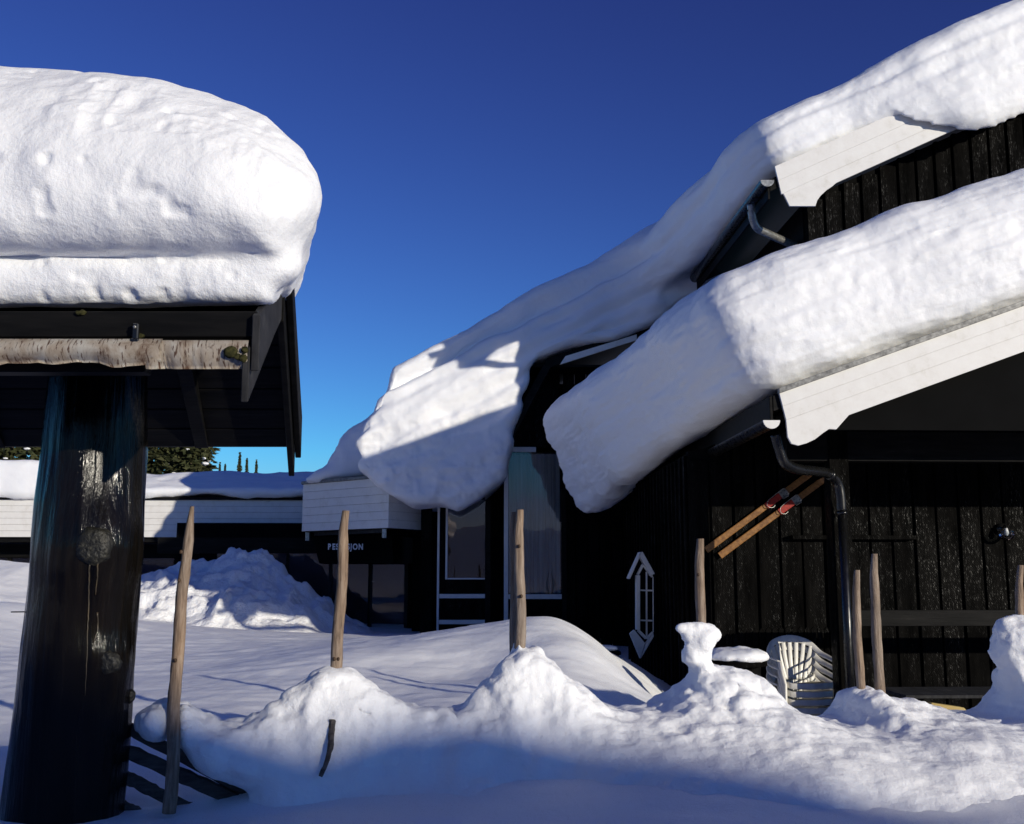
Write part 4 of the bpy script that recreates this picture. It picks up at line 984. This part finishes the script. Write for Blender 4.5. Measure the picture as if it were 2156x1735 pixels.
def make_chair():
    e = bpy.data.objects.new('plastic_chair', None); COL.objects.link(e)
    # seat: dished grid
    bm = bmesh.new(); n = 12; g = []
    for i in range(n+1):
        row = []
        for j in range(n+1):
            x = -.225+.45*i/n; y = -.25+.46*j/n; w = 1-.12*(j/n)
            z = .44-.03*(j/n)-.018*(1-(x/.225)**2)-(.05*max(0, 1-j/2.0)**2)
            row.append(bm.verts.new((x*w, y, z)))
        g.append(row)
    for i in range(n):
        for j in range(n): bm.faces.new((g[i][j], g[i+1][j], g[i+1][j+1], g[i][j+1]))
    bmesh.ops.solidify(bm, geom=bm.faces[:], thickness=.012); bm_obj('seat', bm, 'plastic', e)
    bm_obj('seat_apron', ribbon([(-.235,-.22,.425),(-.2,-.262,.41),(0,-.272,.405),(.2,-.262,.41),(.235,-.22,.425)], (0,0,1), .028, .006), 'plastic', e)
    # back rim with arms
    rim = curve([(-.285,-.17,.635),(-.295,0,.655),(-.27,.14,.69),(-.20,.225,.775),(-.10,.255,.815),(0,.265,.825),(.10,.255,.815),(.20,.225,.775),(.27,.14,.69),(.295,0,.655),(.285,-.17,.635)], 5)
    nn = len(rim); wd = [Vector((0,.25,1)) if abs(i-nn/2) < nn*.27 else Vector((.9*(1 if i > nn/2 else -1), 0, .35)) for i in range(nn)]
    wd = [sum((wd[max(0,min(nn-1,i+d))] for d in range(-5,6)), Vector()).normalized() for i in range(nn)]
    back = bm_obj('backrest', ribbon(rim, wd, [.026+.012*max(0, 1-abs(i-nn/2)/(nn*.25)) for i in range(nn)], .009), 'plastic', e)
    for k in range(7):
        q = (k-3)/3; bm_obj('back_slat', ribbon(curve([(q*.115, .205-.02*q*q, .43), (q*.15, .235-.03*q*q, .56), (q*.185, .25-.045*q*q, .68), (q*.205, .255-.05*q*q, .80-.045*q*q)], 4), (1,0,0), .020, .006), 'plastic', back)
    bm_obj('back_band', ribbon(curve([(-.17,.185,.50),(-.08,.222,.50),(0,.23,.50),(.08,.222,.50),(.17,.185,.50)], 4), (0,.1,1), .022, .006), 'plastic', back)
    for s in (-1, 1):
        bm_obj('leg', ribbon([(s*.285,-.175,.635),(s*.275,-.20,.52),(s*.262,-.225,.42),(s*.275,-.255,.2),(s*.285,-.27,0)], (0,1,0), [.026,.03,.036,.03,.022], .014), 'plastic', e)
        bm_obj('leg', ribbon([(s*.20,.20,.47),(s*.215,.225,.40),(s*.235,.26,.2),(s*.25,.285,0)], (1,.3,0), [.03,.036,.03,.022], .014), 'plastic', e)
    return e
def copy_tree(o, parent=None):
    c = o.copy(); COL.objects.link(c); c.parent = parent
    for ch in [x for x in bpy.data.objects if x.parent == o]: copy_tree(ch, c)
    return c
ch0 = make_chair(); NCH = 6
ca, _ = FB.A(1682, 1430, 10.75); seat_z = FB.A(1680, 1436, 10.5)[1]
for k in range(NCH):
    c = ch0 if k == 0 else copy_tree(ch0)
    c.location = FB.world(ca, 10.75-.012*k, seat_z-.44-.078*(NCH-1-k)); c.rotation_euler.z = R(8)
    if k == NCH-1: tag(c, 'off-white plastic armchair on top of the chair stack beside the porch post', 'chair', 'stacked plastic chairs')
    else: tag(c, 'off-white plastic armchair, %s in the stack beside the porch post' % ['lowest', 'second from bottom', 'third from bottom', 'third from top', 'second from top'][k], 'chair', 'stacked plastic chairs')
floor_z = seat_z-.44-.078*(NCH-1)
structure(Thing('porch_floor', FB, (5, 11, floor_z-.1), None, None).box('porch_floor', ac, aRG+4, 9.9, TW1-.03, floor_z-.1, floor_z, 'greyboard'))
_pf = bpy.data.objects['porch_floor']
# skis on the wall
def ski(p_tail, p_tip, bind, label):
    t = TW1-.045; a0, z0 = FB.A(*p_tail, t); a1, z1 = FB.A(*p_tip, t)
    th = Thing('wooden_ski', FB, (a0, t, z0), label, 'ski', 'old wooden skis on the porch wall')
    d = Vector((a1-a0, 0, z1-z0)); Ln = d.length; d.normalize(); w = Vector((-d.z, 0, d.x))
    def at(f, off=0, y=0): return Vector((a0, t, z0))+d*(Ln*f)+w*off+Vector((0, y, 0))
    pts = [at(f) for f in np.linspace(0, .93, 20)]+[at(.95, 0, -.008), at(.975, 0, -.03), at(1.0, 0, -.065)]
    hw = [.036-.004*math.sin(math.pi*min(1, k/20)) for k in range(20)]+[.034, .028, .010]
    bmx = ribbon(pts, w, hw, .008); th.bm('ski_board', bmx, 'ski')
    rp = th.bm('binding_plate', ribbon([at(f, 0, -.014) for f in np.linspace(bind-.075, bind+.055, 6)], w, .034, .006), 'red')
    th.bm('toe_plate', ribbon([at(f, 0, -.02) for f in np.linspace(bind+.055, bind+.115, 4)], w, .040, .006), 'steel', rp)
    for s in (-1, 1): th.bm('toe_ear', ribbon([at(bind+.06, s*.042, -.02), at(bind+.10, s*.046, -.045)], d, .02, .004), 'steel', rp)
    for q in ((.07,.02),(.07,-.02),(.10,.02),(.10,-.02)):
        c = at(bind+q[0], q[1], -.026); th.tube('screw', [c, c+Vector((0,-.004,0))], .005, 'metal', rp, 8)
    th.bm('binding_cable', sweep(curve([at(bind+.09, .044, -.03), at(bind+.03, .044, -.03), at(bind-.05, .035, -.04), at(bind-.075, -.01, -.05), at(bind-.05, -.05, -.04), at(bind-.02, -.045, -.03)], 5), .004, 6), 'steel', rp, True)
ski((1486,1158), (1712,992), .63, 'upper of the two old wooden skis with red bindings on the porch wall')
ski((1515,1170), (1738,1006), .63, 'lower of the two old wooden skis with red bindings on the porch wall')
# picket fence behind the chairs
tp = TW1-.25; p0a, p0z = FB.A(1500, 1180, tp)
pk = Thing('picket_fence', FB, (FB.A(1680, 1300, tp)[0], tp, floor_z), 'low dark picket fence along the porch wall behind the chairs', 'fence')
for k in range(18):
    u = 1534+13.6*k; v = 1330-12*math.sin(min(k, 12)/12*math.pi*.62)+(4 if k < 3 else 0)
    a, z = FB.A(u, v, tp); w = .026
    pk.prism('picket', [(a-w, floor_z), (a+w, floor_z), (a+w, z-.03), (a, z), (a-w, z-.03)], tp-.02, tp, 'black', bev=.002)
for v in (1372, 1440): 
    z = FB.A(1600, v, tp)[1]; pk.box('rail', FB.A(1530, v, tp)[0], FB.A(1775, v, tp)[0], tp+.002, tp+.03, z-.03, z+.03, 'black')
# wall lamp
la, lz = FB.A(2118, 1122, TW1-.12)
lm = Thing('wall_lamp', FB, (la, TW1-.02, lz), 'small dark wall lamp with a rounded glass bowl on the porch wall', 'lamp')
lm.tube('back_plate', [(la, TW1-.012, lz+.05), (la, TW1-.04, lz+.05)], .06, 'metal', None, 16)
lm.tube('arm', curve([(la, TW1-.04, lz+.05), (la, TW1-.10, lz+.08), (la, TW1-.12, lz+.05)], 5), .012, 'metal', None, 8)
bm = bmesh.new(); bmesh.ops.create_uvsphere(bm, u_segments=24, v_segments=14, radius=.085)
bmesh.ops.delete(bm, geom=[v for v in bm.verts if v.co.z > .035], context='VERTS'); bmesh.ops.translate(bm, verts=bm.verts, vec=(la, TW1-.12, lz))
lm.bm('glass_bowl', bm, 'glass', None, True)
lm.tube('bulb', [(la, TW1-.12, lz+.05), (la, TW1-.12, lz+.0), (la, TW1-.12, lz-.03)], [.014, .026, .012], 'letter', None, 10)
# hanging lantern window frame on the side wall
TH = 13.3
def H(u, v): q = ((2200+u*.6915)/1.9007, (1700+v*.6915)/1.9007); return FB.A(*q, TH)
wf = Thing('decorative_window', FB, (H(555,1300)[0], TH, H(0,1355)[1]), 'white narrow decorative window frame with tiny gabled roof on the dark side wall', 'window frame')
def bar(name, p, q, w, m='white', t0=TH-.02, t1=TH+.02, parent=None):
    p, q = Vector((*H(*p), 0)), Vector((*H(*q), 0)); d = (q-p).normalized(); n = Vector((-d.y, d.x, 0))*w
    return wf.prism(name, [(p-n)[:2], (q-n)[:2], (q+n)[:2], (p+n)[:2]], t0, t1, m, parent)
fm = bar('frame', (507,870), (507,1185), .024, t0=TH-.05, t1=TH+.05)
bar('frame', (506,868), (537,808), .016); bar('frame', (537,808), (592,880), .014); bar('frame', (508,1188), (556,1235), .018); bar('frame', (556,1237), (594,1200), .014); bar('frame', (596,880), (597,1200), .006, t0=TH-.015, t1=TH+.015)
bar('mullion', (558,850), (559,1222), .010, t0=TH-.012, t1=TH+.012)
for v in (957, 1131): bar('muntin', (520,v), (594,v+2), .010, t0=TH-.016, t1=TH+.008)
bar('roof_panel', (452,890), (520,738), .012, t0=TH-.09, t1=TH+.09); bar('roof_panel', (518,742), (588,868), .030, t0=TH-.09, t1=TH+.05)
wf.prism('sill_panel', [H(460,1208), H(486,1185), H(548,1262), H(520,1352)], TH-.03, TH+.05, 'white'); wf.prism('sill_panel', [H(524,1352), H(552,1262), H(596,1206), H(600,1222)], TH-.028, TH+.05, 'white')
wf.prism('back_panel', [H(522,870), H(540,815), H(594,880), H(594,1200), H(557,1232), H(522,1195)], TH+.022, TH+.03, 'room', bev=0)

# round table with a snow cushion
tt = 9.75; ta, tz = FB.A(1545, 1388, tt)
rt = Thing('garden_table', FB, (ta, tt, floor_z), 'small dark round table under a cushion of snow', 'table')
rt.tube('table_top', [(ta, tt, tz-.05), (ta, tt, tz)], .29, 'black', None, 28, smooth=False)
rt.tube('apron', [(ta+.12, tt, tz-.5), (ta+.12, tt, tz-.051)], .12, 'beam', None, 12)
for k in range(4): w = k*math.pi/2+.5; rt.tube('leg', [(ta+.2*math.cos(w), tt+.2*math.sin(w), tz-.051), (ta+.24*math.cos(w), tt+.24*math.sin(w), floor_z)], .02, 'black', None, 8)
snow('snow_cushion', lambda A, T, Z: smax(np.sqrt(((A-ta)/1)**2+(T-tt)**2+((Z-tz-.01)*3.0)**2)-.31, tz+.003-Z, .04), (ta-.4, tt-.4, tz-.1), (ta+.4, tt+.4, tz+.3), .025,
     lambda P, N: .05*fbm(P, 4, 4), FB, 'snow', 'rounded snow cushion on the small dark table')
# bench beside the side wall
tb2 = 12.4; q0 = FB.A(1240, 1365, tb2); q1 = FB.A(1302, 1365, tb2)
bn = Thing('wall_bench', FB, ((q0[0]+q1[0])/2, tb2, -.5), 'dark bench with a thin snow layer beside the side wall', 'bench')
bn.box('seat_plank', q0[0], q1[0], tb2-.2, tb2-.01, q0[1]-.06, q0[1]-.02, 'black'); bn.box('seat_plank', q0[0], q1[0], tb2+.01, tb2+.2, q0[1]-.06, q0[1]-.02, 'black')
for s in (q0[0]+.05, q1[0]-.05): bn.box('leg', s-.03, s+.03, tb2-.15, tb2+.15, -.6, q0[1]-.061, 'black')
snow('snow_cushion', lambda A, T, Z: smax(np.maximum(np.maximum(q0[0]+.02-A, A-q1[0]+.02), np.abs(T-tb2)-.17), np.abs(Z-q0[1]-.005)-.03, .05), (q0[0]-.1, tb2-.3, q0[1]-.1), (q1[0]+.1, tb2+.3, q0[1]+.15), .025,
     lambda P, N: .012*fbm(P, 5, 3), FB, 'snow', 'thin snow strip on the dark wall bench')
# slatted table under the porch on the right
t5 = 9.6
pt = Thing('picnic_table', FB, (FB.A(2000, 1500, t5)[0], t5, floor_z), 'dark slatted table under the porch next to the snowy fence', 'table')
zt5 = FB.A(2000, 1462, t5-.3)[1]; x0, x1 = FB.A(1872, 1460, t5)[0], FB.A(2127, 1460, t5)[0]+.25
for k in range(6): pt.box('table_plank', x0+random.uniform(-.01,.01), x1, t5-.34+k*.115, t5-.34+k*.115+.105, zt5-.03, zt5, 'greyboard')
for s in (x0+.2, x1-.3): pt.box('cross_bearer', s-.03, s+.03, t5-.32, t5+.32, zt5-.10, zt5-.031, 'beam')
for s in (x0+.2, x1-.3):
    for y in (-.28, .28): pt.box('leg', s-.035, s+.035, t5+y-.035, t5+y+.035, floor_z, zt5-.101, 'beam')
qb = FB.A(1948, 1480, t5-.25)
bk = Thing('pine_offcut', FB, (qb[0], t5-.3, qb[1]-.2), 'short fresh yellow pine offcut beneath the dark slatted table', 'wood')
bk.prism('pine_offcut', [(qb[0]-.12, qb[1]-.04), (qb[0]-.05, qb[1]+.03), (qb[0]+.22, qb[1]-.01), (qb[0]+.25, qb[1]-.04), (qb[0]+.25, floor_z), (qb[0]-.12, floor_z)], t5-.50, t5-.42, 'pine')

# ================================================================== SPRUCES BEHIND THE LOW WING
def spruce_mesh(seed, H_, R_, n):
    rs = random.Random(seed); V = []; Fc = []
    for k in range(n):
        f = rs.random()**.8; z = H_*(.06+.94*f); rr = R_*(1-f)**.9*(.8+.35*math.sin(seed+f*9+2*math.sin(f*23)))+.05; w = rs.random()*2*math.pi
        z = z*.6+round(z/.38)*.38*.4+rs.uniform(-.12, .12)
        L_ = rr*rs.uniform(.55, 1.08); d = Vector((math.cos(w), math.sin(w), 0)); s = Vector((-d.y, d.x, 0))
        m_ = max(3, int(L_/.28))
        for j in range(m_):
            q = (j+rs.random())/m_; c = d*(L_*q)+Vector((0, 0, z-.35*L_*q+.18*L_*q*q))
            for _ in range(2):
                sz = rs.uniform(.10, .24); t = (d*rs.uniform(.2, 1)+s*rs.uniform(-1, 1)+Vector((0, 0, rs.uniform(-.7, .15)))).normalized()*sz*1.6
                b_ = t.cross(Vector((rs.uniform(-1,1), rs.uniform(-1,1), rs.uniform(-1,1)))).normalized()*sz*.38
                i0 = len(V); V += [c-b_, c+t*.5-b_*.6, c+t, c+b_]; Fc.append((i0, i0+1, i0+2, i0+3))
    me = bpy.data.meshes.new('crown'); me.from_pydata([tuple(v) for v in V], [], Fc); me.materials.append(M['needle']); return me
def trunk_mesh(H_):
    bm = sweep([(0,0,0),(.02,0,H_*.4),(0,.02,H_*.97)], [.16,.10,.015], 8); me = bpy.data.meshes.new('trunk'); bm.to_mesh(me); bm.free(); me.materials.append(M['bark']); return me
def tuft_mesh(seed, H_, R_):
    rs = random.Random(seed); bm = bmesh.new()
    for k in range(16):
        f = rs.uniform(.1, .8); w = rs.random()*6.28; r = R_*(1-f)*.85
        mt = Matrix.Translation((math.cos(w)*r, math.sin(w)*r, H_*f)) @ Matrix.Diagonal((1.3, 1.3, .6, 1))
        bmesh.ops.create_icosphere(bm, subdivisions=1, radius=rs.uniform(.06, .14), matrix=mt)
    me = bpy.data.meshes.new('snow_tuft'); bm.to_mesh(me); bm.free(); me.materials.append(M['snow']); return me
CR = [(spruce_mesh(s, 9, 2.1, 850), trunk_mesh(9), tuft_mesh(s, 9, 2.1)) for s in (1, 2, 3)]
spots = [(20,36,1.0),(95,39,1.05),(-60,38,1.1),(150,37,1.0),(205,36,.98),(265,38,1.02),(318,36,.92),(362,38,.9),(400,36.5,.84),(425,40,.82),(-130,36,1)]
names = ['dark spruce tree in the dense row behind the low wing']
for k, (u, y, s) in enumerate(spots):
    cm, tm, fm_ = CR[k % 3]; x = F0.A(u, 1000, y)[0]
    e = bpy.data.objects.new('spruce_tree', None); COL.objects.link(e); e.location = (x, y, gz1(x, y)-.2); e.rotation_euler.z = k*1.3; e.scale = (s, s, s)
    tag(e, names[0], 'tree', 'spruces behind the low wing')
    for nm, me in (('crown', cm), ('trunk', tm), ('snow_tuft', fm_)):
        o = bpy.data.objects.new(nm, me); COL.objects.link(o); o.parent = e
        if nm == 'snow_tuft': o['kind'] = 'stuff'
for k, (u, v, y, s) in enumerate([(505,955,80,.62),(520,966,82,.55),(540,970,85,.52),(463,975,84,.5),(474,978,86,.5)]):
    cm, tm, _ = CR[k % 3]; x, ztop = F0.A(u, v, y)
    e = bpy.data.objects.new('distant_spruce', None); COL.objects.link(e); e.location = (x, y, ztop-9*s); e.rotation_euler.z = k; e.scale = (s*.55, s*.55, s)
    tag(e, 'small lone spruce tip showing above the snowy low roof', 'tree', 'small spruce tips on the skyline')
    for nm, me in (('crown', cm), ('trunk', tm)):
        o = bpy.data.objects.new(nm, me); COL.objects.link(o); o.parent = e

# ================================================================== UNSEEN BUILDING ADDED BEHIND THE VIEWPOINT (shaped to throw the long foreground shade)
D = 36.0
s1 = Vector((-1.5, 4.75, .40))+sdir*D; s2 = Vector((1.75, 4.35, -.02))+sdir*D
sl = (s2.z-s1.z)/(s2.x-s1.x)
cb = Thing('shade_caster', F0, (s1.x, s1.y-3, -.2), 'unseen building added behind the viewpoint to shade the foreground snow', 'building')
x0, x1 = s1.x-14, s1.x+14
za, zb_ = s1.z+sl*(x0-s1.x), s1.z+sl*(x1-s1.x)
cb.prism('wall', [(x0, -.3), (x1, -.3), (x1, zb_-.5), (x0, za-.5)], s1.y-5, s1.y, 'black')  # body of the added shade caster
cap = [(x0-.3, za-.498), (x1+.3, zb_-.498), (x1+.3, zb_)]
for k in range(120):
    x = x1-(x1-x0)*k/119; cap.append((x, s1.z+sl*(x-s1.x)+.05*math.sin(x*2.3)+.04*math.sin(x*5.1+1)+.20*math.exp(-((x-sdir.x*D-.25)/.85)**2)))  # outline shaped to set the edge of the foreground shade
chm = Vector((-.22, 4.95, .0))+sdir*D
cb.box('shade_bump', chm.x-.12, chm.x+.14, s1.y-.5, s1.y-.1, 2, chm.z+.47, 'black')  # block added to put the bump in the cast shade
cb.prism('shade_edge_cap', cap, s1.y-5.2, s1.y+.1, 'snow', bev=0)
